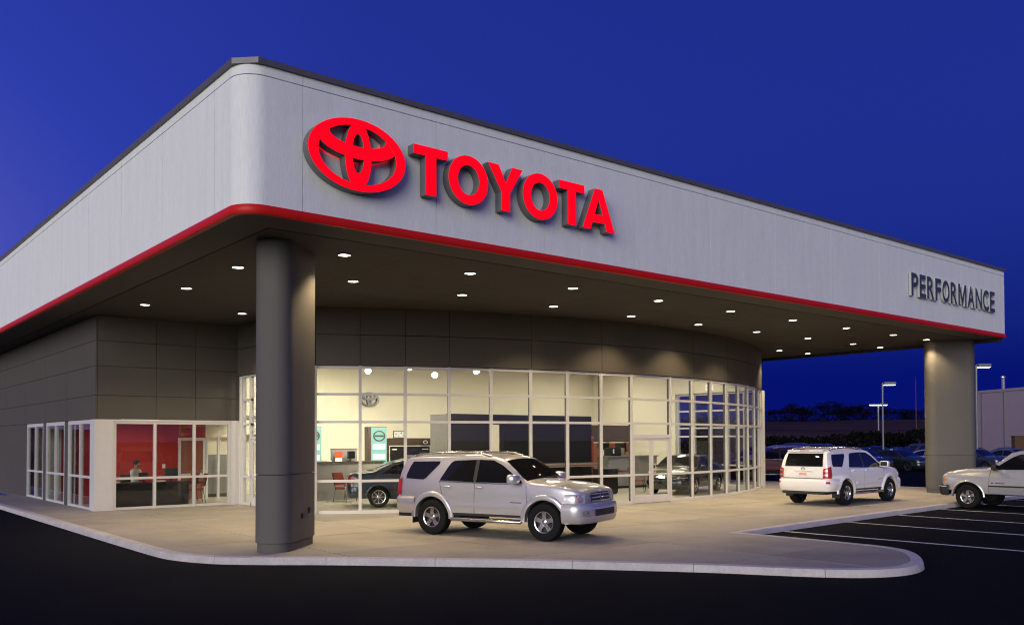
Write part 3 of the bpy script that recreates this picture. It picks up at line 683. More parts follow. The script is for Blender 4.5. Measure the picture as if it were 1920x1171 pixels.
papers(8.75, 13.85, 1.337, 0.3, 'white paper stack on the reception desk next to the orange leaflet')
def chair(loc, rz, label, m='red_cloth', arms=True):
    t = thing('side_chair', label, 'chair', loc, rz)
    part('seat', MB().box(-0.25, 0.25, -0.24, 0.24, 0.42, 0.49), m, t)
    rows = [[(x, -0.24-0.10*q-(0.03 if abs(x) < 0.1 else 0), 0.55+0.42*q) for x in (-0.24, -0.12, 0, 0.12, 0.24)] for q in (0, 0.5, 1)]
    back = MB().grid(rows).grid([[(p[0], p[1]-0.05, p[2]) for p in r_] for r_ in rows], flip=True)
    part('backrest', back, m, t, smooth=40)
    for sx in (-1, 1):
        part('leg', MB().tube([(sx*0.25, 0.22, 0.44), (sx*0.27, 0.27, 0.0)], 0.014), 'black_plastic', t, smooth=40)
        part('leg', MB().tube([(sx*0.25, -0.37, 0.97), (sx*0.25, -0.22, 0.44), (sx*0.27, -0.3, 0.0)], 0.014), 'black_plastic', t, smooth=40)
        if arms: part('armrest', MB().tube([(sx*0.27, 0.22, 0.44), (sx*0.28, 0.24, 0.66), (sx*0.28, -0.27, 0.68)], 0.017), 'black_plastic', t, smooth=40)
chair((8.9, 12.75, 0.012), R(200), 'red cloth chair in front of the reception desk')
# counter by the doors
t = thing('service_counter', 'grey service counter with dark red stripe right of the black partition', 'counter', (20.9, 12.2, 0.012))
part('front_panel', MB().box(0, 3.0, 0, 0.05, 0.1, 1.32), 'grey_lam', t); part('kick', MB().box(0.02, 2.98, 0.03, 0.08, 0, 0.099), 'black_lam', t); part('top', MB().box(-0.05, 3.05, -0.08, 0.6, 1.325, 1.37), 'grey_fab', t)
part('stripe', MB().box(0, 1.5, -0.007, -0.001, 0.7, 0.76), 'red_cloth', t); part('end_panel', MB().box(0, 0.05, 0.055, 0.55, 0, 1.32), 'grey_lam', t)
t = thing('printer', 'black printer on the grey service counter', 'printer', (21.3, 12.45, 1.382)); part('case', MB().prism([(0, 0), (0.62, 0), (0.62, 0.4), (0, 0.4)], 0, 0.3), 'black_plastic', t); part('tray', MB().box(0.08, 0.54, -0.14, -0.002, 0.06, 0.09), 'black_plastic', t); part('paper_feed', MB().box(0.12, 0.2, -0.006, -0.001, 0.1, 0.28), 'paper', t); part('lid', MB().box(0.02, 0.6, 0.02, 0.38, 0.301, 0.35), 'black_plastic', t)
t = thing('tall_black_bin', 'black cabinet standing in front of the grey service counter', 'cabinet', (18.0, 9.6, 0.012)); part('body', MB().box(0, 0.75, 0, 0.6, 0.05, 0.92), 'black_lam', t); part('top', MB().box(-0.02, 0.77, -0.02, 0.62, 0.921, 0.96), 'black_plastic', t); part('plinth', MB().box(0.03, 0.72, 0.03, 0.57, 0, 0.049), 'black_plastic', t)
chair((20.2, 9.9, 0.012), R(215), 'red wooden-framed chair behind the double glass doors')
t = thing('oak_cabinet', 'tall brown wood cabinet between the black partition and service counter', 'cabinet', (21.2, 14.5, 0.012)); part('carcass', MB().box(0, 1.1, 0, 0.5, 0, 2.2), 'wood_light', t)
for x in (0.02, 0.56): part('cabinet_door', MB().box(x, x+0.52, -0.022, -0.001, 0.05, 2.15), 'wood', t)
t = thing('dark_bulkhead', 'dark brown bulkhead with framed openings along the showroom back', 'partition', (20.9, 16.2, 0.012)); part('header', MB().box(0, 5.6, 0, 0.25, 1.95, 2.75), 'brown_lam', t)
for x in (0, 1.4, 2.75, 4.1, 5.4): part('post', MB().box(x, x+0.14, 0.02, 0.23, 0, 1.949), 'white_frame', t)
t = thing('merchandise_shelf', 'dark shelf unit with small coloured boxes seen through the double glass doors', 'shelf', (23.6, 15.6, 0.012))
part('back', MB().box(0, 2.4, 0.36, 0.4, 0, 1.9), 'black_lam', t)
for x in (0.0, 1.18, 2.36): part('upright', MB().box(x, x+0.04, 0, 0.359, 0, 1.9), 'wood', t)
rb = random.Random(5)
for z in (0.25, 0.8, 1.3):
    part('shelf', MB().box(0.041, 1.179, 0, 0.359, z, z+0.03), 'wood', t); part('shelf', MB().box(1.221, 2.359, 0, 0.359, z, z+0.03), 'wood', t)
    for k in range(8):
        x = 0.08+0.27*k+(0.06 if k > 3 else 0); hh = rb.uniform(0.12, 0.34)
        part('goods_box', MB().box(x, x+rb.uniform(0.12, 0.22), 0.06, 0.3, z+0.031, z+0.031+hh), rb.choice(['paper', 'red_cloth', 'wood_light', 'grey_lam', 'brown_lam', 'paint_blue']), t)
t = thing('display_desk', 'brown desk seen through the double glass doors', 'desk', (22.3, 13.2, 0.012)); part('top', MB().box(0, 2.0, 0, 0.8, 0.72, 0.76), 'wood', t); part('side', MB().box(0, 0.05, 0.02, 0.78, 0, 0.719), 'wood', t); part('side', MB().box(1.95, 2.0, 0.02, 0.78, 0, 0.719), 'wood', t); part('modesty_panel', MB().box(0.051, 1.949, 0.1, 0.13, 0.15, 0.7), 'wood', t)
papers(22.8, 13.5, 0.772, 0.5, 'white paper stack on the brown desk behind the doors')
t = thing('exit_sign', 'small lit exit sign on the wall above the end windows', 'sign', (26.69, 11.45, 4.28)); part('case', MB().box(-0.06, 0, -0.2, 0.2, 0, 0.26), 'exit_face', t)
def text_mesh(txt, size):
    cu = bpy.data.curves.new('glyph', 'FONT'); cu.body = txt; cu.size = size; cu.extrude = 0.002; cu.align_x = 'CENTER'
    ob = bpy.data.objects.new('glyph', cu); COL.objects.link(ob)
    me = bpy.data.meshes.new_from_object(ob.evaluated_get(bpy.context.evaluated_depsgraph_get())); bpy.data.objects.remove(ob); bpy.data.curves.remove(cu)
    return me
me = text_mesh('EXIT', 0.15); me.materials.clear(); me.materials.append(M['exit_red'])
o = link('lettering', me, t, (-0.064, 0.0, 0.075)); o.rotation_euler = (R(90), 0, R(-90))
# ---- office behind the low windows
bp('office_wall', MB().box(1.56, 4.93, 17.5, 17.6, 0, 2.8), 'red_wall')
bp('office_wall', MB().box(4.931, 5.9, 17.5, 17.6, 2.18, 2.8), 'red_wall')
bp('office_wall', MB().box(1.555, 1.6, 17.36, 17.88, 0, 2.7), 'cream')
bp('office_wall', MB().box(1.56, 5.9, 24.0, 24.1, 0, 2.79), 'cream')
bp('office_wall', MB().box(1.9, 5.89, 20.55, 20.65, 0, 2.79), 'red_wall')
bp('office_ceiling', MB().box(1.56, 6.9, 14.31, 18.99, 2.80, 2.9), 'ceiling')
bp('office_ceiling', MB().box(1.56, 6.0, 18.991, 24.1, 2.80, 2.9), 'ceiling')
d = bp('inner_door', MB().box(5.03, 5.80, 17.49, 17.53, 0.02, 2.08), 'wood')
part('door_frame', MB().box(4.935, 5.025, 17.46, 17.6, 0, 2.17).box(5.805, 5.895, 17.46, 17.6, 0, 2.17).box(5.025, 5.805, 17.46, 17.6, 2.085, 2.17), 'white_frame', d)
part('handle', MB().lathe([(0.0, -0.08), (0.03, -0.075), (0.035, -0.05), (0.012, -0.04), (0.012, 0)], 'y', 14, c=(5.72, 17.49, 1.02)), 'alu', d, smooth=40)
part('push_rail', MB().box(5.04, 5.79, 17.47, 17.488, 0.86, 0.92), 'white_frame', d)
for x in (5.93, 6.35, 6.75): bp('hall_mullion', MB().box(x, x+0.07, 17.5, 17.6, 0, 2.2), 'white_frame')
bp('hall_header', MB().box(5.9, 6.95, 17.5, 17.6, 2.201, 2.79), 'cream')
t = thing('cubicle_screen', 'grey fabric cubicle screen in the hall behind the office', 'screen', (6.0, 18.3, 0.012)); part('panel', MB().box(0, 1.4, 0, 0.06, 0.12, 1.55), 'grey_fab', t); part('foot_rail', MB().box(0, 1.4, 0.005, 0.055, 0, 0.119), 'black_plastic', t)
t = thing('light_switch', 'cream light switch plate on the red office wall', 'switch', (4.45, 17.495, 1.2)); part('plate', MB().box(-0.05, 0.05, -0.008, 0, -0.07, 0.07), 'paper', t); part('toggle', MB().box(-0.01, 0.01, -0.02, -0.0081, -0.02, 0.02), 'paper', t)
t = thing('office_desk', 'black office desk behind the low windows beside the red wall', 'desk', (2.0, 14.75, 0.012))
part('front_panel', MB().box(0, 2.35, 0, 0.04, 0, 0.72), 'black_lam', t); part('top', MB().box(-0.05, 2.4, -0.03, 0.85, 0.721, 0.76), 'black_lam', t); part('end_panel', MB().box(0, 0.04, 0.041, 0.8, 0, 0.72), 'black_lam', t); part('end_panel', MB().box(2.31, 2.35, 0.041, 0.8, 0, 0.72), 'black_lam', t)
monitor((3.05, 15.1, 0.772), R(180), 'black monitor on the office desk in front of the seated person', 0.72)
monitor((3.95, 15.2, 0.772), R(150), 'black monitor at the chair end of the office desk')
papers(3.55, 15.1, 0.772, 0.2, 'white papers between the two monitors on the office desk')
papers(2.25, 15.2, 0.772, -0.2, 'white papers at the window end of the office desk')
chair((4.85, 15.6, 0.012), R(80), 'dark red chair with black frame at the end of the office desk')
chair((4.9, 16.6, 0.012), R(100), 'dark red chair with black frame by the wooden office door')
ol = bpy.data.lights.new('office_lamp', 'AREA'); ol.shape = 'RECTANGLE'; ol.size = 1.1; ol.size_y = 0.5; ol.energy = 11; ol.color = (1.0, 0.85, 0.62)
for (x, y) in ((3.3, 16.1), (6.4, 18.1)):
    t = thing('office_light_panel', 'flat light panel in the low office ceiling', 'light', (x, y, 2.80), 0, 'light panels in the office ceiling')
    link('housing', cp_m, t); link('diffuser', cp_g, t); lo = bpy.data.objects.new('office_lamp', ol); COL.objects.link(lo); lo.parent = t; lo.location = (0, 0, -0.06)
# person at the desk
def skin_body(name, verts, edges, radii, m, parent, sub=2):
    me = bpy.data.meshes.new(name); me.from_pydata(verts, edges, []); o = link(name, me, parent)
    md = o.modifiers.new('skin', 'SKIN'); sv = me.skin_vertices[0].data
    for q, r in zip(sv, radii): q.radius = (r, r) if not isinstance(r, tuple) else r
    sv[0].use_root = True
    s_ = o.modifiers.new('sub', 'SUBSURF'); s_.levels = sub; s_.render_levels = sub
    me2 = bpy.data.meshes.new_from_object(o.evaluated_get(bpy.context.evaluated_depsgraph_get())); o.modifiers.clear(); o.data = me2; bpy.data.meshes.remove(me)
    me2.materials.clear()
    for q in (m if isinstance(m, list) else [m]): me2.materials.append(M[q])
    me2.polygons.foreach_set('use_smooth', [True]*len(me2.polygons))
    return o
pr = thing('person', 'person with short dark hair and white shirt seated at the black office desk', 'person', (3.02, 15.92, 0.10), R(-55))
# faces local +x
V_ = [(0, 0, 0.52), (0.02, 0, 0.68), (0.03, 0, 0.86), (0.04, 0, 1.0), (0.06, 0, 1.09), (0.08, 0, 1.16), (0.10, 0, 1.25), (0.105, 0, 1.31)]
E_ = [(0, 1), (1, 2), (2, 3), (3, 4), (4, 5), (5, 6), (6, 7)]; R_ = [(0.15, 0.13), (0.14, 0.12), (0.15, 0.12), (0.15, 0.11), 0.055, 0.085, 0.098, 0.06]
for s in (-1, 1):
    b0 = len(V_)
    V_ += [(0.04, s*0.19, 1.0), (0.10, s*0.23, 0.78), (0.34, s*0.16, 0.78), (0.42, s*0.14, 0.785)]; R_ += [0.062, 0.05, 0.036, 0.036]
    E_ += [(3, b0), (b0, b0+1), (b0+1, b0+2), (b0+2, b0+3)]
    for q, dy in enumerate((-0.03, -0.01, 0.012, 0.032)):
        V_ += [(0.49+0.008*(1-abs(q-1.4)), s*0.14+dy, 0.78), (0.53+0.01*(1-abs(q-1.4)), s*0.14+dy, 0.765)]; R_ += [0.0095, 0.008]; k0 = len(V_)-2; E_ += [(b0+3, k0), (k0, k0+1)]
    V_ += [(0.43, s*0.14-s*0.05, 0.775), (0.47, s*0.14-s*0.062, 0.77)]; R_ += [0.011, 0.009]; k0 = len(V_)-2; E_ += [(b0+3, k0), (k0, k0+1)]
    l0 = len(V_)
    V_ += [(0.03, s*0.10, 0.5), (0.45, s*0.12, 0.5), (0.42, s*0.12, 0.09), (0.55, s*0.13, 0.045)]; R_ += [0.09, 0.065, 0.05, 0.042]
    E_ += [(0, l0), (l0, l0+1), (l0+1, l0+2), (l0+2, l0+3)]
body = skin_body('body', V_, E_, R_, ['shirt', 'skin', 'trousers'], pr)
for p_ in body.data.polygons:
    c_ = p_.center
    p_.material_index = 1 if (c_.z > 1.055 or (c_.x > 0.33 and c_.z > 0.7)) else (2 if c_.z < 0.60 else 0)
hm = MB().lathe([(0.001, 0.115), (0.05, 0.108), (0.085, 0.08), (0.104, 0.03), (0.1, -0.03), (0.085, -0.07)], 'z', 20, c=(-0.012, 0, 0))
part('hair', hm, 'hair', pr, smooth=60, fix=True, loc=(0.085, 0, 1.255))
part('nose', MB().tube([(0.18, 0, 1.215), (0.215, 0, 1.195)], [0.012, 0.016], 6), 'skin', pr, smooth=60)
for s in (-1, 1): part('ear', MB().lathe([(0.001, 0.012), (0.02, 0.01), (0.024, 0), (0.001, -0.01)], 'y', 10, c=(0.085, s*0.098, 1.2)), 'skin', pr, smooth=60); part('eye', MB().lathe([(0.001, 0.008), (0.008, 0.005), (0.01, 0)], 'x', 8, c=(0.172, s*0.035, 1.225)), 'black_plastic', pr, smooth=60)
t = thing('office_chair', 'black office chair under the seated person', 'chair', (2.98, 15.97, 0.012), R(-55))
part('seat', MB().box(-0.25, 0.25, -0.25, 0.25, 0.44, 0.50), 'black_plastic', t); part('backrest', MB().box(-0.30, -0.24, -0.23, 0.23, 0.5, 0.98), 'black_plastic', t); part('post', MB().tube([(0, 0, 0.06), (0, 0, 0.44)], 0.03), 'black_plastic', t); part('back_bar', MB().box(-0.27, -0.15, -0.03, 0.03, 0.34, 0.55), 'black_plastic', t)
for k in range(5):
    a = 2*math.pi*k/5; part('foot', MB().tube([(0, 0, 0.08), (0.28*math.cos(a), 0.28*math.sin(a), 0.03)], 0.022), 'black_plastic', t)

# ------------------------------------------------------------------ vehicles
def pchip(tab):
    xs = [a for a, _ in tab]; ys = [b for _, b in tab]; n = len(xs)
    h = [xs[i+1]-xs[i] for i in range(n-1)]; dl = [(ys[i+1]-ys[i])/h[i] for i in range(n-1)]
    m = [0]*n; m[0] = dl[0]; m[-1] = dl[-1]
    for i in range(1, n-1):
        if dl[i-1]*dl[i] <= 0: m[i] = 0
        else:
            w1 = 2*h[i]+h[i-1]; w2 = h[i]+2*h[i-1]; m[i] = (w1+w2)/(w1/dl[i-1]+w2/dl[i])
    def f(x):
        if x <= xs[0]: return ys[0]
        if x >= xs[-1]: return ys[-1]
        i = 0
        while x > xs[i+1]: i += 1
        t = (x-xs[i])/h[i]; t2 = t*t; t3 = t2*t
        return (2*t3-3*t2+1)*ys[i]+(t3-2*t2+t)*h[i]*m[i]+(-2*t3+3*t2)*ys[i+1]+(t3-t2)*h[i]*m[i+1]
    return f
def lin(tab):
    def f(x):
        if x <= tab[0][0]: return tab[0][1]
        for (a, b), (c, d) in zip(tab[:-1], tab[1:]):
            if x <= c: return b+(d-b)*(x-a)/(c-a) if c > a else d
        return tab[-1][1]
    return f
class Car:
    def __init__(s, sp_):
        s.sp = sp_
        s.zt = pchip(sp_['top']); s.zbelt = pchip(sp_['belt']); s.zb = lin(sp_['bottom']); s.hw = pchip(sp_['plan'])
        s.prof = pchip(sp_['side']); s.tum = sp_['tumble']; s.er = sp_.get('edge', 0.06); s.crown = sp_.get('crown', 0.025)
    def section(s, x):
        zt, zb, hw = s.zt(x), s.zb(x), s.hw(x)
        zsh = min(s.zbelt(x), zt-s.er-0.015)
        pts = [(0.0, zb), (hw*0.8*s.prof(zb), zb)]
        for k in range(9):
            z = zb+0.015+(zsh-zb-0.015)*k/8; pts.append((hw*s.prof(z), z))
        yb = pts[-1][1-1]; zre = zt-s.er
        yr = yb
        for k in range(1, 6):
            z = zsh+(zre-zsh)*k/5; yr = yb-s.tum*(z-zsh)-0.10*max(0, (z-zsh))**2; pts.append((yr, z))
        e = s.er
        for a in (22, 45, 67, 90):
            pts.append((yr-e*1.15*(1-math.cos(R(a))), zre+e*0.82*math.sin(R(a))))
        yy, zz = pts[-1]
        for q in (0.75, 0.5, 0.25, 0.0):
            pts.append((yy*q, zz+(e*0.18+s.crown)*(1-q*q)))
        return pts
    def W(s, x, z):
        p = s.section(x); best = p[2][0]
        for (y0, z0), (y1, z1) in zip(p[2:], p[3:]):
            if z0 <= z <= z1 and z1 > z0: return y0+(y1-y0)*(z-z0)/(z1-z0)
            if z > z1: best = y1
        return best
    def T(s, x, y):
        p = s.section(x); y = abs(y)
        for (y0, z0), (y1, z1) in zip(p[15:], p[16:]):
            if y1 <= y <= y0 and y0 > y1: return z0+(z1-z0)*(y0-y)/(y0-y1)
        return p[-1][1] if y < 0.1 else p[15][1]
    def body(s, name, mats, parent):
        xr, xf = s.sp['len']; xs = sorted(set([xr+(xf-xr)*k/64 for k in range(65)]+s.sp.get('stations', [])))
        rows = []
        for x in xs:
            p = s.section(x); rows.append([(x, y, z) for y, z in p]+[(x, -y, z) for y, z in p[-2:0:-1]])
        mb = MB(); mb.grid(rows, wrap=True); n = len(rows[0])
        mb.add(rows[0], [tuple(range(n))]).add(rows[-1], [tuple(reversed(range(n)))])
        me = mb.mesh(name, mats, None, True)
        for p_ in me.polygons:
            if p_.normal.z < -0.8: p_.material_index = 1
        o = link(name, me)
        cut = MB()
        for ax, r in s.sp['arches']:
            for sd_ in (-1, 1):
                cut.lathe([(0.0001, sd_*0.52), (r, sd_*0.52), (r, sd_*1.3), (0.0001, sd_*1.3)], 'y', 48, 1, c=(ax, 0, s.sp['wz']))
        cm = cut.mesh('cutter', mats, None, True); cm.polygons.foreach_set('material_index', [1]*len(cm.polygons))
        co = link('cutter', cm)
        md = o.modifiers.new('b', 'BOOLEAN'); md.object = co; md.operation = 'DIFFERENCE'; md.solver = 'EXACT'
        me2 = bpy.data.meshes.new_from_object(o.evaluated_get(bpy.context.evaluated_depsgraph_get()))
        o.modifiers.clear(); o.data = me2; me2.name = name; bpy.data.objects.remove(co); bpy.data.meshes.remove(cm)
        if len(me2.materials) < 2:
            me2.materials.clear()
            for m_ in mats: me2.materials.append(M[m_])
        me2.polygons.foreach_set('use_smooth', [True]*len(me2.polygons)); me2.set_sharp_from_angle(angle=R(32))
        o.parent = parent
        return o
    def patch(s, name, lo, hi, m, parent, off=0.006, nx=16, nz=6, sides=(-1, 1)):
        fl_, fh = lin(lo), lin(hi); x0, x1 = lo[0][0], lo[-1][0]; out = []
        for sd_ in sides:
            rows = []
            for i in range(nx+1):
                x = x0+(x1-x0)*i/nx; a, b = fl_(x), fh(x)
                r_ = []
                for j in range(nz+1):
                    z = a+(b-a)*j/nz; r_.append((x, sd_*(s.W(x, z)+off), z))
                rows.append([(x, r_[0][1]-sd_*0.02, a)]+r_+[(x, r_[-1][1]-sd_*0.02, b)])
            rows = [[(p[0], p[1]-sd_*0.02, p[2]) for p in rows[0]]]+rows+[[(p[0], p[1]-sd_*0.02, p[2]) for p in rows[-1]]]
            out.append(part(name, MB().grid(rows, flip=sd_ > 0), m, parent, smooth=35))
        return out
    def top_patch(s, name, x0, x1, wfun, m, parent, off=0.006, nx=8, ny=14):
        rows = []
        for i in range(nx+1):
            x = x0+(x1-x0)*i/nx; w_ = wfun(x)
            rows.append([(x, -w_+2*w_*j/ny, s.T(x, -w_+2*w_*j/ny)+off) for j in range(ny+1)])
        return part(name, MB().grid(rows, flip=(x1 > x0)), m, parent, smooth=50)
    def flare(s, ax, r0, r1, a0, a1, m, parent, bulge=0.03, name='wheel_arch'):
        for sd_ in (-1, 1):
            rows = []
            for k in range(29):
                a = R(a0+(a1-a0)*k/28); row = []
                for r, o_ in ((r1, -0.004), (r1-0.012, bulge*0.55), (r1-0.03, bulge), (r0+0.02, bulge*1.1), (r0, bulge*0.8), (r0-0.004, -0.10)):
                    x, z = ax+r*math.cos(a), s.sp['wz']+r*math.sin(a)
                    row.append((x, sd_*(s.W(x, max(z, s.zb(x)+0.02))+o_), z))
                rows.append(row)
            part(name, MB().grid(rows, flip=sd_ < 0), m, parent, smooth=45)
def plan_sweep(plan, prof, mirror=True):
    """plan: list of (x,y>=0) from side to centre; prof: (offset outward, z) -> grid rows along the plan"""
    pl = [Vector(p) for p in plan]
    full = pl+[Vector((p.x, -p.y)) for p in reversed(pl[:-1])]
    rows = []
    n = len(full)
    for i, p in enumerate(full):
        t = (full[min(i+1, n-1)]-full[max(i-1, 0)]).normalized(); nrm = Vector((t.y, -t.x))
        if nrm.dot(p-Vector((0, 0))) < 0: nrm = -nrm
        rows.append([(p.x+nrm.x*o, p.y+nrm.y*o, z) for o, z in prof])
    return rows
def smooth_plan(pts, n=8):
    xs = pchip([(i, p[0]) for i, p in enumerate(pts)]); ys = pchip([(i, p[1]) for i, p in enumerate(pts)])
    return [(xs(k/n), ys(k/n)) for k in range((len(pts)-1)*n+1)]
def sub_sweep(plan, i0, i1, z0, z1, off, zoff=None, nz=4):
    """patch on a plan curve between indices, both mirror sides returned"""
    out = []
    seg = plan[i0:i1+1]
    n = len(plan)
    for sd_ in (1, -1):
        rows = []
        for i in range(i0, i1+1):
            a = Vector(plan[max(i-1, 0)]); b = Vector(plan[min(i+1, n-1)]); t = (b-a).normalized(); nrm = Vector((t.y, -t.x))
            if nrm.dot(Vector(plan[i])) < 0: nrm = -nrm
            row = []
            for j in range(nz+1):
                f = j/nz; za = z0 if not callable(z0) else z0(i); zb_ = z1 if not callable(z1) else z1(i)
                z = za+(zb_-za)*f; o_ = off if zoff is None else off+zoff(z)
                row.append((plan[i][0]+nrm.x*o_, sd_*(plan[i][1]+nrm.y*o_), z))
            b0 = row[0]; b1 = row[-1]
            row = [(b0[0]-nrm.x*0.03, b0[1]-sd_*nrm.y*0.03, b0[2])]+row+[(b1[0]-nrm.x*0.03, b1[1]-sd_*nrm.y*0.03, b1[2])]
            rows.append(row)
        out.append(MB().grid(rows, flip=sd_ < 0))
    return out
def wheel_meshes(rad, rim, wid, spokes, style):
    h = wid/2
    ty = MB().lathe([(rim*0.97, -h*0.8), (rim+0.012, -h*0.93), (rim+0.05, -h*1.0), (rad-0.06, -h*1.0), (rad-0.022, -h*0.93), (rad-0.006, -h*0.75), (rad, -h*0.5), (rad-0.006, -h*0.2), (rad, 0), (rad-0.006, h*0.2), (rad, h*0.5), (rad-0.006, h*0.75), (rad-0.022, h*0.93), (rad-0.06, h), (rim+0.05, h), (rim+0.012, h*0.93), (rim*0.97, h*0.8)], 'y', 48).mesh('tyre', 'tyre', 40)
    bk = MB().lathe([(0.001, -h*0.25), (rim*0.98, -h*0.25), (rim*0.98, h*0.7), (0.001, h*0.7)], 'y', 40).mesh('wheel', 'black_plastic', 40, True)
    lip = MB().lathe([(rim*0.86, -h*0.60), (rim*0.90, -h*0.80), (rim*0.99, -h*0.86), (rim*1.0, -h*0.7), (rim*0.93, -h*0.5)], 'y', 40)
    sp_ = lip
    for k in range(spokes):
        a = 2*math.pi*k/spokes+math.pi/2
        w0, w1 = (0.46, 0.40) if style == 'wide' else (0.16, 0.13)
        if style == 'double': w0, w1 = 0.2, 0.2
        pts = []
        for r, ww, y in ((rim*0.18, rim*w0, -h*0.66), (rim*0.55, rim*w1*0.9, -h*0.72), (rim*0.93, rim*w1*1.15, -h*0.70)):
            for sgn in (-1, 1):
                pts.append((r*math.cos(a)-sgn*ww/2*math.sin(a)*1.0, y, r*math.sin(a)+sgn*ww/2*math.cos(a)))
        vs2 = pts+[(p[0], p[1]+0.04, p[2]) for p in pts]
        fs = [(0, 1, 3, 2), (2, 3, 5, 4), (6, 8, 9, 7), (8, 10, 11, 9), (0, 2, 8, 6), (2, 4, 10, 8), (1, 7, 9, 3), (3, 9, 11, 5), (0, 6, 7, 1), (4, 5, 11, 10)]
        sp_.add(vs2, fs)
    rm = sp_.mesh('rim', 'alu', 30, True)
    hub = MB().lathe([(0.001, -h*0.84), (rim*0.12, -h*0.83), (rim*0.24, -h*0.76), (rim*0.27, -h*0.6)], 'y', 20).mesh('hub_cap', 'chrome', 40)
    return bk, ty, rm, hub
def add_wheels(root, axles, trk, wz, ms):
    for ax in axles:
        for sd_ in (-1, 1):
            w_ = link('wheel', ms[0], root, (ax, sd_*trk, wz), rz=0 if sd_ < 0 else math.pi)
            link('tyre', ms[1], w_); link('rim', ms[2], w_); link('hub_cap', ms[3], w_)
def mirror_part(root, x, y, z, m, sc=1.0):
    def se(v, p=0.5): return math.copysign(abs(v)**p, v)
    for sd_ in (-1, 1):
        rows = []
        for dx, k in ((-0.055, 0.88), (-0.05, 0.97), (-0.02, 1.0), (0.03, 0.97), (0.065, 0.82), (0.085, 0.55), (0.09, 0.2)):
            rows.append([(x+dx*sc, sd_*(y+0.12*sc)+0.115*sc*k*se(math.cos(a)), z+0.078*sc*k*se(math.sin(a))-0.004) for a in [2*math.pi*q/24 for q in range(24)]])
        mb = MB().grid(rows, wrap=True); mb.add(rows[0], [tuple(range(24))]).add(rows[-1], [tuple(reversed(range(24)))])
        o = part('mirror', mb, m, root, smooth=50, fix=True)
        part('mirror_glass', MB().box(x-0.060*sc, x-0.0555*sc, sd_*(y+0.12*sc)-0.085*sc, sd_*(y+0.12*sc)+0.085*sc, z-0.055*sc, z+0.05*sc), 'car_glass', o)
        part('mirror_arm', MB().tube([(x+0.02, sd_*(y-0.10), z-0.07*sc), (x+0.02, sd_*(y+0.06), z-0.05*sc)], 0.03), m, o, smooth=40)
def handle(car, root, xs, z, m):
    for x in xs:
        for sd_ in (-1, 1):
            y = car.W(x, z)
            part('door_handle', MB().tube([(x-0.10, sd_*(y-0.01), z), (x-0.08, sd_*(y+0.03), z+0.004), (x+0.06, sd_*(y+0.03), z+0.004), (x+0.09, sd_*(y-0.01), z)], 0.017), m, root, smooth=50)
def seams(car, root, xs, z0, z1):
    for (xa, xb) in xs:
        for sd_ in (-1, 1):
            rows = []
            for k in range(13):
                f = k/12; z = z0+(z1-z0)*f; x = xa+(xb-xa)*f; y = car.W(x, z)
                rows.append([(x-0.005, sd_*(y+0.0015), z), (x+0.005, sd_*(y+0.0015), z)])
            part('panel_gap', MB().grid(rows, flip=sd_ < 0), 'seam', root)

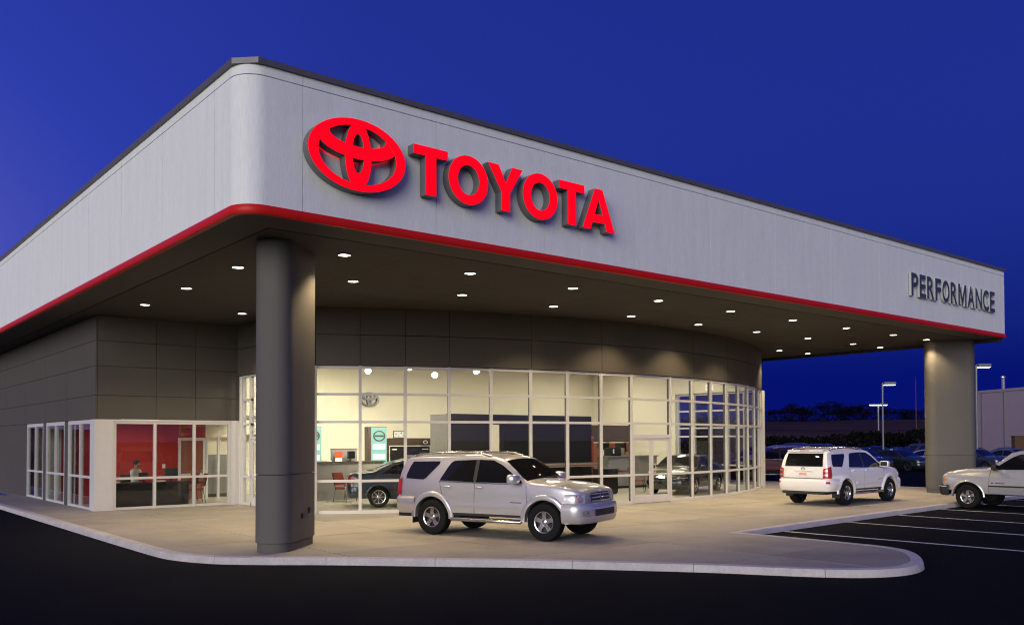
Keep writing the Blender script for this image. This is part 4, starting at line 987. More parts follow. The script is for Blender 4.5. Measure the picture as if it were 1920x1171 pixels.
def make_suv(label, pm, group=None, trim='black_plastic'):
    root = thing('sport_utility_vehicle', label, 'car', group=group)
    sp_ = dict(len=(-2.40, 2.22), stations=[-2.39, -2.37, -2.34, -2.31, -2.28, -2.25, 2.2],
        top=[(-2.42, 0.95), (-2.40, 1.02), (-2.37, 1.22), (-2.28, 1.52), (-2.20, 1.675), (-2.10, 1.70), (-1.4, 1.735), (-0.5, 1.745), (0.1, 1.715), (0.32, 1.665), (0.62, 1.47), (1.0, 1.215), (1.12, 1.195), (1.5, 1.165), (1.9, 1.10), (2.12, 1.045), (2.22, 0.985)],
        belt=[(-2.4, 1.2), (-1.2, 1.19), (0.9, 1.15), (2.2, 1.05)], bottom=[(-2.4, 0.50), (-1.9, 0.46), (-0.9, 0.44), (0.9, 0.44), (1.9, 0.46), (2.22, 0.5)],
        plan=[(-2.40, 0.78), (-2.34, 0.85), (-2.2, 0.895), (-1.6, 0.918), (0, 0.922), (1.5, 0.918), (1.95, 0.885), (2.12, 0.82), (2.22, 0.70)],
        side=[(0.4, 0.955), (0.55, 0.985), (0.70, 1.0), (0.74, 0.985), (0.90, 0.985), (1.05, 0.975), (1.2, 0.945)], tumble=0.30, edge=0.07, crown=0.025,
        arches=[(-1.395, 0.455), (1.395, 0.455)], wz=0.385)
    c = Car(sp_); c.body('body', [pm, 'black_plastic'], root)
    for ax in (-1.395, 1.395): c.flare(ax, 0.452, 0.565, -2, 182, pm, root, 0.032)
    # glass
    c.patch('quarter_window', [(-2.13, 1.215), (-1.62, 1.195), (-1.28, 1.54)], [(-2.12, 1.30), (-2.04, 1.585), (-1.30, 1.60)], 'car_glass', root, 0.008, 14, 6)
    c.patch('rear_side_window', [(-1.20, 1.185), (-0.30, 1.165)], [(-1.20, 1.20), (-0.99, 1.56), (-0.90, 1.615), (-0.30, 1.64)], 'car_glass', root, 0.008, 16, 6)
    c.patch('front_side_window', [(-0.28, 1.165), (0.86, 1.16)], [(-0.28, 1.64), (0.10, 1.63), (0.36, 1.52), (0.70, 1.30), (0.86, 1.20)], 'car_glass', root, 0.008, 18, 6)
    c.patch('pillar_cover', [(-0.335, 1.20), (-0.245, 1.198)], [(-0.335, 1.638), (-0.245, 1.638)], 'black_plastic', root, 0.010, 2, 5)
    ws = c.top_patch('windshield', 0.40, 0.97, lambda x: c.section(x)[15][0]-0.055, 'car_glass', root, 0.008)
    c.patch('belt_moulding', [(-1.22, 1.155), (0.88, 1.125)], [(-1.22, 1.175), (0.88, 1.147)], 'alu', root, 0.010, 12, 1)
    # rear window
    rows = []
    for j in range(9):
        z = 1.215+0.40*j/8; row = []
        for q in range(-8, 9):
            y = (0.655-0.05*j/8)*q/8
            lo_, hi_ = -2.40, -2.12
            for _ in range(30):
                mid = (lo_+hi_)/2
                if c.T(mid, y) < z: lo_ = mid
                else: hi_ = mid
            row.append((lo_-0.012, y, z))
        rows.append(row)
    part('rear_window', MB().grid(rows), 'car_glass', root, smooth=50)
    part('spoiler', MB().prism([(-2.30, -0.60), (-2.31, 0), (-2.30, 0.60), (-2.02, 0.62), (-2.02, -0.62)], 1.675, 1.725), pm, root, smooth=30)
    part('brake_lamp', MB().box(-2.312, -2.298, -0.16, 0.16, 1.69, 1.712), 'lamp_red', root)
    # front clip
    pl = smooth_plan([(1.86, 0.935), (2.03, 0.915), (2.15, 0.845), (2.225, 0.70), (2.262, 0.40), (2.275, 0.0)], 8)
    rows = plan_sweep(pl, [(-0.12, 0.70), (-0.035, 0.74), (-0.03, 0.86), (-0.042, 0.94), (-0.075, 0.985), (-0.16, 1.01)])
    part('front_panel', MB().grid(rows), pm, root, smooth=45)
    bpl = smooth_plan([(1.80, 0.945), (2.02, 0.94), (2.18, 0.875), (2.285, 0.71), (2.34, 0.42), (2.355, 0.0)], 8)
    rows = plan_sweep(bpl, [(-0.16, 0.37), (-0.05, 0.375), (-0.015, 0.43), (0.0, 0.55), (0.004, 0.66), (-0.008, 0.735), (-0.04, 0.775), (-0.13, 0.79)])
    part('front_bumper', MB().grid(rows), pm, root, smooth=45)
    n = len(bpl)-1
    for mb in sub_sweep(bpl, n-9, n, 0.52, 0.655, 0.006): part('lower_grille', mb, 'black_plastic', root, smooth=40)
    for z in (0.55, 0.59, 0.63):
        for mb in sub_sweep(bpl, n-9, n, z-0.006, z+0.006, 0.012, nz=1): part('grille_slat', mb, 'frame_dark', root, smooth=40)
    for mb in sub_sweep(bpl, n-21, n-13, 0.525, 0.635, 0.008):
        f_ = part('fog_lamp', mb, 'lamp_clear', root, smooth=40)
    n = len(pl)-1
    for mb in sub_sweep(pl, 13, n-10, lambda i: 0.80 if i > 16 else 0.80+0.035*(16-i), lambda i: 0.965-0.004*max(0, 18-i), -0.022, lambda z: -max(0, z-0.86)*0.15): part('headlight', mb, 'lamp_clear', root, smooth=40)
    for mb in sub_sweep(pl, 13, 16, lambda i: 0.835+0.03*(16-i), lambda i: 0.90, -0.014, lambda z: -max(0, z-0.86)*0.15): part('turn_signal', mb, 'lamp_amber', root, smooth=40)
    for mb in sub_sweep(pl, n-9, n, 0.80, 0.985, -0.024, lambda z: -max(0, z-0.86)*0.15): part('grille', mb, 'black_plastic', root, smooth=40)
    for z in (0.815, 0.885, 0.955):
        for mb in sub_sweep(pl, n-9, n, z-0.012, z+0.012, -0.006, lambda z: -max(0, z-0.86)*0.15, nz=2): part('grille_bar', mb, pm, root, smooth=40)
    e_ = thing('x', None, None); bpy.data.objects.remove(e_)
    m_ = shape2d([ell(0.085, 0.058, 0, 0, 30), ell(0.06, 0.036, 0, 0, 30)], 0.02)
    a = letter_parts(m_, 0.02, 'badge', root, (2.262, 0, 0.895), 'chrome', 'chrome'); a.rotation_euler = (0, 0, R(90))
    m_ = shape2d([ell(0.07, 0.048, 0, 0, 30), ell(0.048, 0.03, 0, 0, 30)], 0.02)
    a = letter_parts(m_, 0.02, 'badge', root, (-2.405, 0, 1.14), 'chrome', 'chrome'); a.rotation_euler = (0, 0, R(-90))
    # rear bumper, lamps, plate
    rp = smooth_plan([(-1.86, 0.94), (-2.10, 0.94), (-2.32, 0.90), (-2.44, 0.78), (-2.49, 0.45), (-2.50, 0.0)], 8)
    rows = plan_sweep(rp, [(-0.2, 0.44), (-0.06, 0.45), (-0.02, 0.52), (0.0, 0.64), (0.0, 0.74), (-0.015, 0.80), (-0.06, 0.83), (-0.2, 0.84)])
    part('rear_bumper', MB().grid(rows, flip=True), pm, root, smooth=45)
    for mb in sub_sweep(rp, 18, 24, 0.69, 0.755, 0.004): part('reflector', mb, 'lamp_red', root, smooth=40)
    part('lower_valance', MB().box(-2.44, -1.95, -0.72, 0.72, 0.36, 0.448), 'black_plastic', root)
    tp = smooth_plan([(-2.16, 0.885), (-2.28, 0.872), (-2.375, 0.83), (-2.415, 0.74), (-2.42, 0.68)], 6)
    for mb in sub_sweep(tp, 4, 24, lambda i: 0.86, lambda i: 1.235-0.004*i, 0.012, lambda z: -max(0, z-0.95)*0.12): part('tail_lamp', mb, 'lamp_red', root, smooth=40)
    for z0 in (0.93, 1.06):
        for mb in sub_sweep(tp, 13, 22, z0, z0+0.05, 0.016, lambda z: -max(0, z-0.95)*0.12, nz=1): part('tail_lens', mb, 'lamp_clear', root, smooth=40)
    part('licence_plate', MB().box(-2.418, -2.402, -0.17, 0.17, 0.915, 1.03), 'paper', root)
    for z0, w_ in ((0.985, 0.12), (0.945, 0.14)): part('plate_print', MB().box(-2.421, -2.4185, -w_, w_, z0, z0+0.022), 'red_print', root)
    for mb in [MB().tube([(-2.41, -0.3, 1.09), (-2.425, -0.28, 1.09), (-2.425, 0.28, 1.09), (-2.41, 0.3, 1.09)], 0.018)]: part('tailgate_garnish', mb, pm, root, smooth=40)
    # sides
    c.patch('side_moulding', [(-0.80, 0.655), (0.80, 0.655)], [(-0.80, 0.715), (0.80, 0.715)], pm, root, 0.014, 12, 3)
    c.patch('sill_cover', [(-0.86, 0.445), (0.86, 0.445)], [(-0.86, 0.50), (0.86, 0.50)], 'black_plastic', root, 0.006, 10, 1)
    part('tailgate_gap', MB().box(-2.424, -2.40, -0.68, 0.68, 0.845, 0.858), 'seam', root)
    seams(c, root, ((1.01, 0.97), (-0.29, -0.29), (-1.02, -1.20)), 0.50, 1.15)
    handle(c, root, (-0.16, -0.98), 1.06, pm)
    part('side_badge', MB().grid([[(x, -(c.W(x, z)+0.004), z) for z in (0.755, 0.772)] for x in (0.60, 0.75, 0.87)], flip=False), 'black_plastic', root)
    mirror_part(root, 0.76, 0.90, 1.255, pm, 1.3)
    for sd_ in (-1, 1):
        part('side_step', MB().tube([(-0.90, sd_*0.84, 0.44), (-0.86, sd_*0.93, 0.36), (0.86, sd_*0.93, 0.36), (0.90, sd_*0.84, 0.44)], 0.036, 10), 'alu', root, smooth=50)
        part('step_pad', MB().box(-0.84, 0.84, min(sd_*0.80, sd_*0.91), max(sd_*0.80, sd_*0.91), 0.392, 0.41), 'black_plastic', root)
        part('mud_flap', MB().box(-1.90, -1.885, min(sd_*0.68, sd_*0.93), max(sd_*0.68, sd_*0.93), 0.24, 0.52), 'black_plastic', root)
        zr = 1.70
        part('roof_rail', MB().tube([(-2.0, sd_*0.665, zr+0.0), (-1.85, sd_*0.665, zr+0.06), (-1.0, sd_*0.675, zr+0.085), (-0.25, sd_*0.67, zr+0.075), (0.02, sd_*0.66, zr+0.01)], 0.024, 8), 'alu', root, smooth=50)
    for x in (-1.45, -0.55): part('roof_bar', MB().tube([(x, -0.67, 1.775), (x, -0.4, 1.795), (x, 0.4, 1.795), (x, 0.67, 1.775)], 0.017, 8), 'alu', root, smooth=50)
    part('wiper', MB().tube([(1.0, 0.45, 1.24), (0.93, -0.1, 1.275), (0.90, -0.25, 1.28)], 0.012, 6), 'black_plastic', root)
    for sd_ in (-1, 1):
        x_, w_ = 0.05, 0
    add_wheels(root, (-1.395, 1.395), 0.80, 0.385, wheel_meshes(0.388, 0.225, 0.265, 5, 'wide'))
    return root
def make_sedan(label, pm, group=None):
    root = thing('sedan', label, 'car', group=group)
    sp_ = dict(len=(-2.33, 2.28), stations=[-2.32, -2.3, 2.26],
        top=[(-2.34, 0.80), (-2.30, 0.98), (-2.2, 1.045), (-1.75, 1.09), (-1.55, 1.115), (-1.2, 1.275), (-0.85, 1.40), (-0.4, 1.462), (0.1, 1.462), (0.35, 1.42), (0.75, 1.235), (1.2, 1.0), (1.32, 0.975), (1.7, 0.925), (2.05, 0.84), (2.22, 0.75), (2.29, 0.64)],
        belt=[(-2.3, 1.02), (-1.0, 0.99), (0.9, 0.935), (2.28, 0.80)], bottom=[(-2.33, 0.36), (-1.9, 0.27), (-0.9, 0.24), (0.9, 0.24), (1.9, 0.25), (2.28, 0.32)],
        plan=[(-2.34, 0.66), (-2.28, 0.78), (-2.1, 0.86), (-1.5, 0.905), (0, 0.915), (1.4, 0.90), (1.85, 0.85), (2.1, 0.76), (2.22, 0.62), (2.28, 0.46)],
        side=[(0.24, 0.93), (0.4, 0.98), (0.58, 1.0), (0.75, 0.992), (0.9, 0.965), (1.02, 0.93)], tumble=0.42, edge=0.075, crown=0.03,
        arches=[(-1.37, 0.355), (1.38, 0.355)], wz=0.322)
    c = Car(sp_); c.body('body', [pm, 'black_plastic'], root)
    c.patch('rear_side_window', [(-1.28, 1.02), (-0.22, 1.0)], [(-1.28, 1.03), (-0.9, 1.27), (-0.55, 1.36), (-0.22, 1.378)], 'car_glass', root, 0.008, 14, 5)
    c.patch('front_side_window', [(-0.18, 1.0), (0.95, 0.965)], [(-0.18, 1.378), (0.15, 1.37), (0.45, 1.27), (0.95, 0.985)], 'car_glass', root, 0.008, 14, 5)
    c.top_patch('windshield', 0.42, 1.15, lambda x: c.section(x)[15][0]-0.04, 'car_glass', root)
    c.top_patch('rear_window', -1.52, -0.88, lambda x: c.section(x)[15][0]-0.05, 'car_glass', root)
    for ax in (-1.37, 1.38): c.flare(ax, 0.353, 0.40, -5, 185, pm, root, 0.008)
    pl = smooth_plan([(1.95, 0.835), (2.10, 0.765), (2.215, 0.63), (2.285, 0.42), (2.31, 0.0)], 8); n = len(pl)-1
    rows = plan_sweep(smooth_plan([(1.80, 0.87), (2.02, 0.835), (2.2, 0.72), (2.31, 0.46), (2.35, 0.0)], 8), [(-0.14, 0.2), (-0.04, 0.22), (0, 0.34), (0.005, 0.48), (-0.02, 0.56), (-0.10, 0.60)])
    part('front_bumper', MB().grid(rows), pm, root, smooth=45)
    for mb in sub_sweep(pl, 4, n-10, 0.615, lambda i: 0.745-0.002*i, 0.005, lambda z: -max(0, z-0.62)*0.4): part('headlight', mb, 'lamp_clear', root, smooth=40)
    for mb in sub_sweep(pl, n-9, n, 0.585, 0.71, 0.012, lambda z: -max(0, z-0.6)*0.35): part('grille', mb, 'black_plastic', root, smooth=40)
    for z in (0.60, 0.65, 0.70):
        for mb in sub_sweep(pl, n-9, n, z-0.009, z+0.009, 0.02, lambda z: -max(0, z-0.6)*0.35, nz=1): part('grille_bar', mb, 'chrome', root, smooth=40)
    rows = plan_sweep(smooth_plan([(-1.80, 0.89), (-2.08, 0.875), (-2.27, 0.78), (-2.365, 0.5), (-2.39, 0.0)], 8), [(-0.16, 0.28), (-0.04, 0.29), (0, 0.4), (0.0, 0.56), (-0.02, 0.64), (-0.10, 0.67)])
    part('rear_bumper', MB().grid(rows, flip=True), pm, root, smooth=45)
    tp = smooth_plan([(-2.05, 0.872), (-2.2, 0.835), (-2.30, 0.74), (-2.345, 0.58), (-2.36, 0.42)], 6)
    for mb in sub_sweep(tp, 2, 24, 0.72, lambda i: 0.93, 0.004, lambda z: -max(0, z-0.75)*0.1): part('tail_lamp', mb, 'lamp_red', root, smooth=40)
    for mb in sub_sweep(tp, 10, 22, 0.79, 0.84, 0.009, lambda z: -max(0, z-0.75)*0.1, nz=1): part('tail_lens', mb, 'lamp_clear', root, smooth=40)
    part('licence_plate', MB().box(-2.40, -2.385, -0.17, 0.17, 0.50, 0.6), 'paper', root)
    seams(c, root, ((1.02, 1.0), (-0.2, -0.2), (-0.95, -1.25)), 0.30, 0.96)
    handle(c, root, (-0.08, -1.02), 0.88, pm); mirror_part(root, 0.78, 0.86, 1.02, pm, 0.85)
    add_wheels(root, (-1.37, 1.38), 0.785, 0.322, wheel_meshes(0.325, 0.215, 0.215, 8, 'thin'))
    return root
def make_pickup(label, pm):
    root = thing('pickup_truck', label, 'pickup')
    sp_ = dict(len=(-3.0, 2.42), stations=[-2.99, -1.0, -0.98, -0.95, -0.92, 2.4],
        top=[(-3.0, 1.36), (-1.05, 1.36), (-0.99, 1.42), (-0.93, 1.74), (-0.86, 1.80), (-0.4, 1.835), (0.1, 1.825), (0.35, 1.77), (0.70, 1.50), (0.98, 1.29), (1.1, 1.27), (1.6, 1.24), (2.05, 1.18), (2.3, 1.12), (2.42, 1.04)],
        belt=[(-3.0, 1.3), (-1, 1.24), (0.9, 1.16), (2.42, 1.0)], bottom=[(-3.0, 0.56), (-1, 0.46), (1, 0.46), (2.42, 0.56)],
        plan=[(-3.0, 0.97), (-2.8, 0.99), (0, 0.99), (1.2, 0.985), (2.0, 0.97), (2.3, 0.93), (2.42, 0.86)],
        side=[(0.45, 0.955), (0.6, 0.985), (0.78, 1.0), (0.92, 0.995), (1.02, 0.985), (1.10, 0.93), (1.25, 0.905)], tumble=0.28, edge=0.07, crown=0.03,
        arches=[(-2.0, 0.47), (1.62, 0.47)], wz=0.37)
    c = Car(sp_); c.body('body', [pm, 'black_plastic'], root)
    c.patch('side_window', [(-0.78, 1.255), (0.86, 1.225)], [(-0.78, 1.66), (-0.70, 1.70), (0.12, 1.705), (0.36, 1.60), (0.86, 1.245)], 'car_glass', root, 0.008, 18, 6)
    c.top_patch('windshield', 0.42, 0.95, lambda x: c.section(x)[15][0]-0.05, 'car_glass', root)
    for ax in (-2.0, 1.62): c.flare(ax, 0.467, 0.52, 0, 180, pm, root, 0.014)
    pl = smooth_plan([(2.18, 0.985), (2.34, 0.965), (2.43, 0.88), (2.47, 0.6), (2.50, 0.0)], 8); n = len(pl)-1
    rows = plan_sweep(pl, [(-0.14, 0.66), (-0.05, 0.68), (-0.045, 0.9), (-0.06, 0.99), (-0.13, 1.03)])
    part('front_panel', MB().grid(rows), pm, root, smooth=45)
    for mb in sub_sweep(pl, n-14, n, 0.74, 1.06, -0.02, lambda z: -max(0, z-0.95)*0.4): part('grille', mb, 'chrome', root, smooth=40)
    for z in (0.80, 0.86, 0.93, 0.99):
        for mb in sub_sweep(pl, n-13, n-1, z-0.022, z+0.022, -0.012, lambda z: -max(0, z-0.95)*0.4, nz=1): part('grille_opening', mb, 'black_plastic', root, smooth=40)
    for mb in sub_sweep(pl, 11, n-15, 0.80, 0.99, -0.03, lambda z: -max(0, z-0.95)*0.4): part('headlight', mb, 'lamp_clear', root, smooth=40)
    for mb in sub_sweep(pl, 5, 11, lambda i: 0.80+0.01*(11-i), lambda i: 0.965-0.012*(11-i), -0.03): part('turn_signal', mb, 'lamp_amber', root, smooth=40)
    rows = plan_sweep(smooth_plan([(2.18, 1.0), (2.38, 0.99), (2.52, 0.9), (2.58, 0.6), (2.60, 0.0)], 8), [(-0.16, 0.38), (-0.05, 0.40), (-0.01, 0.5), (0, 0.6), (-0.005, 0.68), (-0.03, 0.72), (-0.15, 0.73)])
    part('front_bumper', MB().grid(rows), 'black_plastic', root, smooth=45)
    rows = plan_sweep(smooth_plan([(2.25, 1.003), (2.39, 0.993), (2.525, 0.903), (2.585, 0.6), (2.605, 0.0)], 8), [(-0.01, 0.655), (0.005, 0.66), (0.005, 0.70), (-0.015, 0.725)])
    part('bumper_strip', MB().grid(rows), 'chrome', root, smooth=45)
    rows = plan_sweep([(-2.9, 0.98), (-3.12, 0.96), (-3.15, 0.9), (-3.16, 0.0)], [(-0.1, 0.5), (0, 0.52), (0, 0.72), (-0.1, 0.74)])
    part('rear_bumper', MB().grid(rows, flip=True), 'chrome', root, smooth=45)
    for mb in sub_sweep(smooth_plan([(-2.93, 0.985), (-2.99, 0.975), (-3.01, 0.93), (-3.012, 0.85)], 6), 2, 18, 0.82, 1.2, 0.004): part('tail_lamp', mb, 'lamp_red', root, smooth=40)
    for (a, b) in ((-1.0, 0.98),): c.patch('side_moulding', [(a, 0.70), (b, 0.70)], [(a, 0.745), (b, 0.745)], 'black_plastic', root, 0.014, 12, 2)
    c.patch('side_moulding', [(-2.95, 0.70), (-2.55, 0.70)], [(-2.95, 0.745), (-2.55, 0.745)], 'black_plastic', root, 0.014, 4, 2)
    seams(c, root, ((0.98, 0.94), (-0.86, -0.86)), 0.52, 1.2); seams(c, root, ((-0.99, -0.99),), 0.52, 1.3)
    for sd_ in (-1, 1):
        for x0, x1 in ((0.50, 0.78), (0.83, 0.90)): part('side_badge', MB().grid([[(x, sd_*(c.W(x, z)+0.005), z) for z in (0.80, 0.826)] for x in (x0, (x0+x1)/2, x1)], flip=sd_ > 0), 'black_plastic', root)
        part('sill_trim', MB().tube([(-0.95, sd_*0.96, 0.475), (1.08, sd_*0.96, 0.475)], 0.02, 8), 'chrome', root, smooth=50)
    handle(c, root, (-0.68,), 1.13, 'black_plastic'); mirror_part(root, 0.72, 0.98, 1.30, 'black_plastic', 1.15)
    part('bed_cover', MB().box(-2.95, -1.06, -0.82, 0.82, 1.405, 1.42), 'black_plastic', root)
    add_wheels(root, (-2.0, 1.62), 0.845, 0.37, wheel_meshes(0.372, 0.215, 0.25, 5, 'wide'))
    return root
def place(o, x, y, z, yaw): o.location = (x, y, z); o.rotation_euler = (0, 0, yaw)
def recolour(o, m):
    for ch in [o]+list(o.children_recursive):
        if ch.type == 'MESH':
            for s_ in ch.material_slots:
                if s_.material and s_.material.name.startswith('paint_') and s_.material.name not in ('paint_white', 'paint_blue'):
                    s_.link = 'OBJECT'; s_.material = M[m]
suv = make_suv('silver sport utility vehicle parked under the canopy in front of the showroom glass', 'paint_silver')
place(suv, 6.61, 1.26, 0.0, R(-69.8))
suv2 = copy_tree(suv); recolour(suv2, 'paint_pearl'); place(suv2, 21.3, 1.83, 0.0, R(1.5))
for ch in suv2.children:
    if ch.name.startswith('mirror'):
        ch.material_slots[0].link = 'OBJECT'; ch.material_slots[0].material = M['paint_pearl']
tag(suv2, 'white sport utility vehicle seen from behind under the far end of the canopy', 'car')
sed = make_sedan('dark navy sedan on show inside the curved glass by the reception desk', 'paint_navy')
place(sed, 10.0, 9.79, 0.012, R(-29.5))
sed2 = copy_tree(sed); recolour(sed2, 'paint_black'); place(sed2, 21.7, 8.75, 0.012, R(-160)); tag(sed2, 'black sedan on show behind the double glass doors', 'car')
truck = make_pickup('silver pickup truck parked nose-in beside the far column', 'paint_truck')
place(truck, 23.93, -1.42-1.62, GZ, R(90))

# ------------------------------------------------------------------ car lot, lamps, far things
cols = ['paint_black', 'paint_green', 'paint_grey', 'paint_navy', 'paint_silver', 'paint_maroon', 'paint_blue_car', 'paint_pearl']
cname = {'paint_black': 'black', 'paint_green': 'dark green', 'paint_grey': 'grey', 'paint_navy': 'navy', 'paint_silver': 'silver', 'paint_maroon': 'maroon', 'paint_blue_car': 'blue', 'paint_pearl': 'white'}
lot = [(13.7, 47.0, 175, 'v', 'paint_maroon', 'nearest the showroom corner'), (17.5, 59.5, 182, 'v', 'paint_pearl', 'behind the maroon one'),
       (21.0, 61, -62, 's', 'paint_grey', 'first'), (23.9, 61, -64, 's', 'paint_black', 'first'), (26.7, 61.5, -60, 's', 'paint_green', 'first'), (29.5, 62, -63, 's', 'paint_silver', 'first'), (32.4, 62.2, -62, 's', 'paint_navy', 'first'), (35.3, 62.6, -64, 's', 'paint_grey', 'first'), (38.2, 63, -62, 's', 'paint_black', 'first'),
       (20.5, 75, -62, 's', 'paint_black', 'second'), (23.6, 75.5, -63, 's', 'paint_silver', 'second'), (26.8, 75.5, -61, 'v', 'paint_green', 'second'), (30.0, 76, -64, 's', 'paint_blue_car', 'second'), (33.2, 76, -62, 's', 'paint_black', 'second'), (36.6, 76.5, -60, 'v', 'paint_navy', 'second'), (40.0, 77, -63, 's', 'paint_black', 'second'), (43.4, 77, -62, 's', 'paint_grey', 'second'),
       (25.5, 90, -62, 's', 'paint_grey', 'third'), (29.5, 90, -62, 'v', 'paint_black', 'third'), (33.5, 90.5, -62, 's', 'paint_silver', 'third'), (37.5, 91, -62, 's', 'paint_black', 'third'), (41.5, 91, -62, 's', 'paint_blue_car', 'third'), (45.5, 92, -62, 's', 'paint_green', 'third')]
for X, Y, a, k, m, row in lot:
    o = copy_tree(suv if k == 'v' else sed); recolour(o, m); x, y = xy(X, Y)
    place(o, x, y, GZ, R(a)-YAW0)
    kind = 'SUV' if k == 'v' else 'sedan'
    if ' ' in row: lb = f'{cname[m]} {kind} parked {row} in the dark car lot'
    else:
        nb = [cname[q[4]]+(' sedan' if q[3] == 's' else ' SUV') for q in lot if q[5] == row and 0 < abs(q[0]-X) < 4.2]
        lb = f'{cname[m]} {kind} in the {row} lot row, '+('next to a '+nb[0] if len(nb) == 1 else 'between a '+' and a '.join(nb))
    tag(o, lb, 'car', 'cars parked in the lot behind')
def lot_lamp(X, Y, h, heads, label, lit, pole_r=0.09, hl=0.75):
    x, y = xy(X, Y); t = thing('lot_light_pole', label, 'light pole', (x, y, GZ), -YAW0)
    part('base', MB().lathe([(0.001, 0.75), (0.22, 0.75), (0.25, 0.7), (0.25, 0.0)], 'z', 16), 'kerb', t, smooth=40)
    part('pole', MB().tube([(0, 0, 0.75), (0, 0, h)], [pole_r, pole_r*0.75], 10), 'steel_pole', t, smooth=40)
    for a in heads:
        ca, sa = math.cos(a), math.sin(a)
        pts = [(0.12, -0.2), (0.12+hl, -0.22), (0.12+hl, 0.22), (0.12, 0.2)]
        hd = part('lamp_head', MB().prism([(px*ca-py*sa, px*sa+py*ca) for px, py in pts], h-0.16, h+0.12), 'steel_pole', t)
        part('arm', MB().tube([(0, 0, h-0.02), (0.15*ca, 0.15*sa, h-0.02)], 0.04, 8), 'steel_pole', hd)
        pts = [(0.2, -0.15), (0.05+hl, -0.17), (0.05+hl, 0.17), (0.2, 0.15)]
        part('lens', MB().prism([(px*ca-py*sa, px*sa+py*ca) for px, py in pts], h-0.20, h-0.161), 'lot_glow' if lit else 'paper', hd)
    return t
lot_lamp(37.0, 88.5, 7.75, [0.0], 'tall grey lot light pole with a single lit head', True, 0.10, 1.15)
lot_lamp(66.5, 161, 8.5, [0.0, math.pi, -math.pi/2], 'far lot light pole with three bright heads', True, 0.16, 1.5)
lot_lamp(39.3, 75.0, 8.4, [0.0], 'grey lot light pole with a boxy head beside the far column', True, 0.10, 1.05)
x, y = xy(82.0, 180); t = thing('antenna_mast', 'thin reddish antenna mast rising beyond the car lot', 'mast', (x, y, GZ))
part('mast', MB().tube([(0, 0, 0), (0, 0, 14)], [0.09, 0.05], 6), 'box_brown', t); part('tip', MB().tube([(0, 0, 14), (0, 0, 15)], 0.02, 6), 'box_brown', t)
# metal warehouse
x, y = xy(46.6, 92.0); ww = thing('metal_warehouse', 'pale metal-sided warehouse with a vent beyond the parked cars', 'building', (x, y, GZ), math.atan2(-0.988, 0.15)-YAW0)
# local x runs towards the camera along the visible wall, local y away from the lot
npan = 12; pw = 3.2
for k in range(npan):
    part('siding_panel', MB().box(k*pw+0.012, (k+1)*pw-0.012, 0, 0.06, 0.0, 6.75), 'siding', ww)
part('wall', MB().box(0.0, npan*pw, 0.065, 26, 0, 6.74), 'siding', ww)
part('roof', MB().box(-0.2, npan*pw+0.2, -0.08, 26.2, 6.76, 7.0), 'siding', ww)
for k in range(npan+1): part('downpipe', MB().box(k*pw-0.05, k*pw+0.05, -0.07, -0.001, 0, 6.74), 'steel_pole', ww)
v_ = part('vent', MB().box(1.0, 2.4, -0.05, -0.001, 3.0, 4.2), 'steel_pole', ww)
for k in range(5): part('louvre', MB().box(1.05, 2.35, -0.10, -0.051, 3.08+k*0.22, 3.14+k*0.22), 'frame_dark', v_)
pz = part('roof_pipe', MB().tube([(5.0, 1.0, 7.0), (5.0, 1.0, 8.2)], 0.16, 10), 'alu', ww); part('pipe_cap', MB().lathe([(0.001, 8.45), (0.26, 8.3), (0.26, 8.2), (0.001, 8.2)], 'z', 12, c=(5.0, 1.0, 0)), 'alu', pz)
x, y = xy(37.9, 66.5); t = thing('brown_utility_box', 'upright brown utility box rising behind the pickup truck', 'utility box', (x, y, GZ), -YAW0)
part('post', MB().box(-0.12, 0.12, -0.12, 0.12, 0, 1.3), 'box_brown', t); part('cabinet', MB().box(-0.36, 0.36, -0.25, 0.25, 1.3, 2.35), 'box_brown', t); part('cap', MB().box(-0.4, 0.4, -0.29, 0.29, 2.351, 2.4), 'box_brown', t)
# blue painted patch and dark mat by the short side wall
t = tag(part('blue_kerb_ramp', MB().prism([(0.1, 25.0), (0.95, 25.0), (0.95, 28.2), (0.1, 28.2)], 0.0, 0.025), 'paint_blue'), 'blue painted strip on the pavement by the dark side wall', 'ramp')
# terrain behind the lot
def terr(name, X0, X1, prof, m, wob=0.0, nx=40, seed=1):
    rr = random.Random(seed); rows = []
    ph = [rr.uniform(0, 6) for _ in range(4)]
    for i in range(nx+1):
        X = X0+(X1-X0)*i/nx; row = []
        for Y, z in prof:
            dz = wob*(math.sin(X*0.03+ph[0])+0.6*math.sin(X*0.071+ph[1])+0.3*math.sin(X*0.19+ph[2])) if z > 0.3 else 0
            x, y = xy(X, Y); row.append((x, y, z+dz*min(1, z/4)))
        rows.append(row)
    return tag(part(name, MB().grid(rows), m, smooth=60, fix=False), kind='structure')
terr('embankment', -200, 500, [(148, -0.3), (152, 2.3), (156, 3.35), (163, 3.7), (166, 2.6), (190, 2.4)], 'field', 0.12, 60, 2)
terr('hillside', -400, 800, [(188, -0.5), (205, 3.0), (235, 5.6), (300, 8.2), (340, 8.6), (600, 9)], 'field', 0.35, 60, 5)
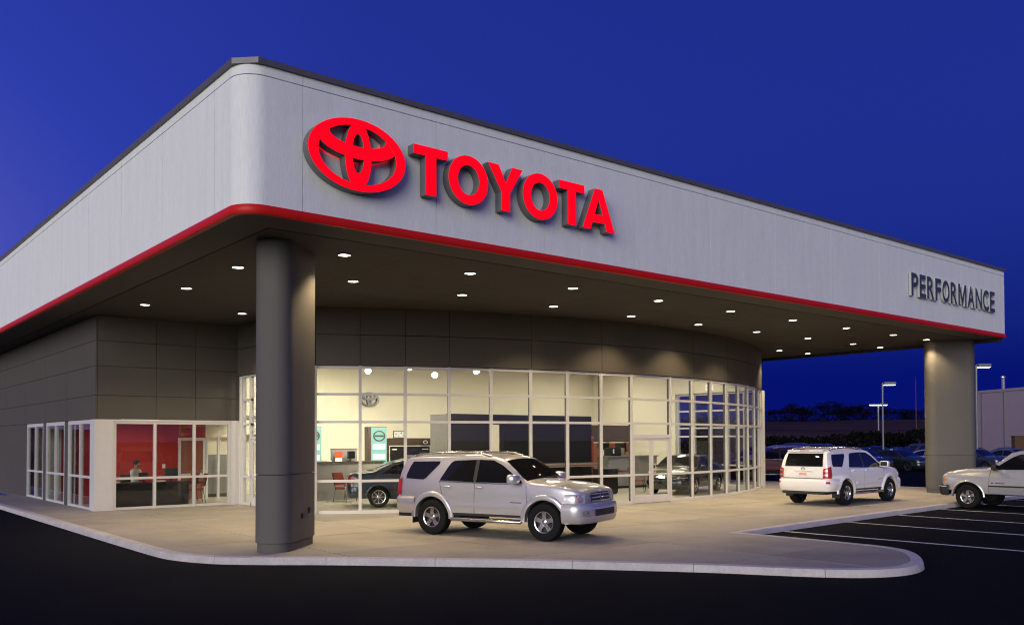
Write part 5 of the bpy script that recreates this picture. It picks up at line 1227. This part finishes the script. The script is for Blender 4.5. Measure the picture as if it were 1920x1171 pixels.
# scrub strip in front of the embankment
rr = random.Random(11); mb = MB()
for k in range(5200):
    X = rr.uniform(20, 130); Y = rr.uniform(128, 146); hmax = 2.55+0.5*math.sin(X*0.12)+0.3*math.sin(X*0.5)
    z = rr.uniform(0, 1)**0.7*hmax; x, y = xy(X, Y); s_ = rr.uniform(0.25, 0.6); a = rr.uniform(0, 6.28); tl_ = rr.uniform(-0.6, 0.6)
    dx, dy = math.cos(a)*s_, math.sin(a)*s_
    mb.add([(x-dx, y-dy, z), (x+dx, y+dy, z+tl_*s_), (x+dx*0.2+tl_*0.2, y+dy*0.2, z+s_*1.1)], [(0, 1, 2)])
tag(part('scrub', mb, 'scrub'), 'dark tangled scrub in front of the embankment', 'scrub', kind='stuff')
def tree_mesh(seed, hgt, crown_w):
    rr = random.Random(seed); tb = MB(); tw = MB(); tips = []
    def branch(p, d, L, r, dep):
        pts = [p]; q = p.copy(); dd = d.copy()
        for _ in range(4):
            dd = (dd+Vector((rr.uniform(-.16, .16), rr.uniform(-.16, .16), rr.uniform(-.04, .12)))).normalized(); q = q+dd*L/4; pts.append(q.copy())
        tb.tube(pts, [r*(1-0.16*i) for i in range(5)], 5 if dep else 7)
        if dep >= 4: tips.append((q, dd)); return
        for k in range(rr.choice((3, 3, 4)) if dep else 5):
            b0 = pts[rr.choice((2, 3, 4, 4))]; a = rr.uniform(0, 6.28); sp_ = rr.uniform(0.45, 0.95)
            nd = (dd*math.cos(sp_)+Vector((math.cos(a)*crown_w, math.sin(a)*crown_w, rr.uniform(-0.1, 0.4)))*math.sin(sp_)).normalized()
            branch(b0, nd, L*rr.uniform(0.6, 0.8), r*0.5, dep+1)
    branch(Vector((0, 0, -0.3)), Vector((0, 0, 1)), hgt*0.38, hgt*0.022, 0)
    for q, d in tips:
        for k in range(9):
            v = (d*0.7+Vector((rr.uniform(-1, 1), rr.uniform(-1, 1), rr.uniform(-0.6, 1)))).normalized(); L = hgt*rr.uniform(0.03, 0.085); s_ = v.cross(Vector((rr.uniform(-1, 1), rr.uniform(-1, 1), 0.3))).normalized()*hgt*0.0035
            tw.add([q-s_, q+s_, q+v*L+s_*0.6, q+v*L-s_*0.6], [(0, 1, 2, 3)])
    return tb.mesh('trunk', 'bark', 60), tw.mesh('crown', 'twigs')
TM = [tree_mesh(s, 9.0, w_) for s, w_ in ((1, 1.0), (2, 1.25), (3, 0.85), (4, 1.1))]
rr = random.Random(21); ti = 0
for px in [1444, 1461, 1478, 1500, 1512, 1541, 1556, 1574, 1590, 1604, 1622, 1638, 1664, 1684, 1700, 1716, 1729]:
    Y = rr.uniform(300, 345); X = (px-960)/1664*Y; x, y = xy(X, Y)
    big = 1.0+0.35*math.exp(-((px-1505)/45)**2)+0.45*math.exp(-((px-1612)/50)**2)+rr.uniform(-0.15, 0.1)
    t = thing('bare_tree', 'dark bare winter tree on the hill beyond the car lot', 'tree', (x, y, 6.3), rr.uniform(0, 6), 'bare trees on the far hill')
    t.scale = (big*rr.uniform(0.95, 1.2), big*rr.uniform(0.95, 1.2), big*0.72)
    a, b = TM[ti % 4]; ti += 1; link('trunk', a, t); link('crown', b, t)
# far wood closing the skyline between the single trees
mb = MB()
for k in range(14000):
    X = rr.uniform(60, 260); Y = rr.uniform(345, 400); top = 3.0+0.9*math.sin(X*0.11)+0.7*math.sin(X*0.31+1)+0.5*math.sin(X*0.9)
    z = 7.6+rr.uniform(0, 1)**1.3*top; x, y = xy(X, Y); s_ = rr.uniform(0.12, 0.32); a = rr.uniform(0, 6.28); dx, dy = math.cos(a)*s_, math.sin(a)*s_
    mb.add([(x-dx, y-dy, z), (x+dx, y+dy, z), (x+rr.uniform(-.3, .3), y, z+s_*3.0)], [(0, 1, 2)])
tag(part('far_wood', mb, 'twigs'), 'dark mass of far woodland on the skyline', 'wood', kind='stuff')
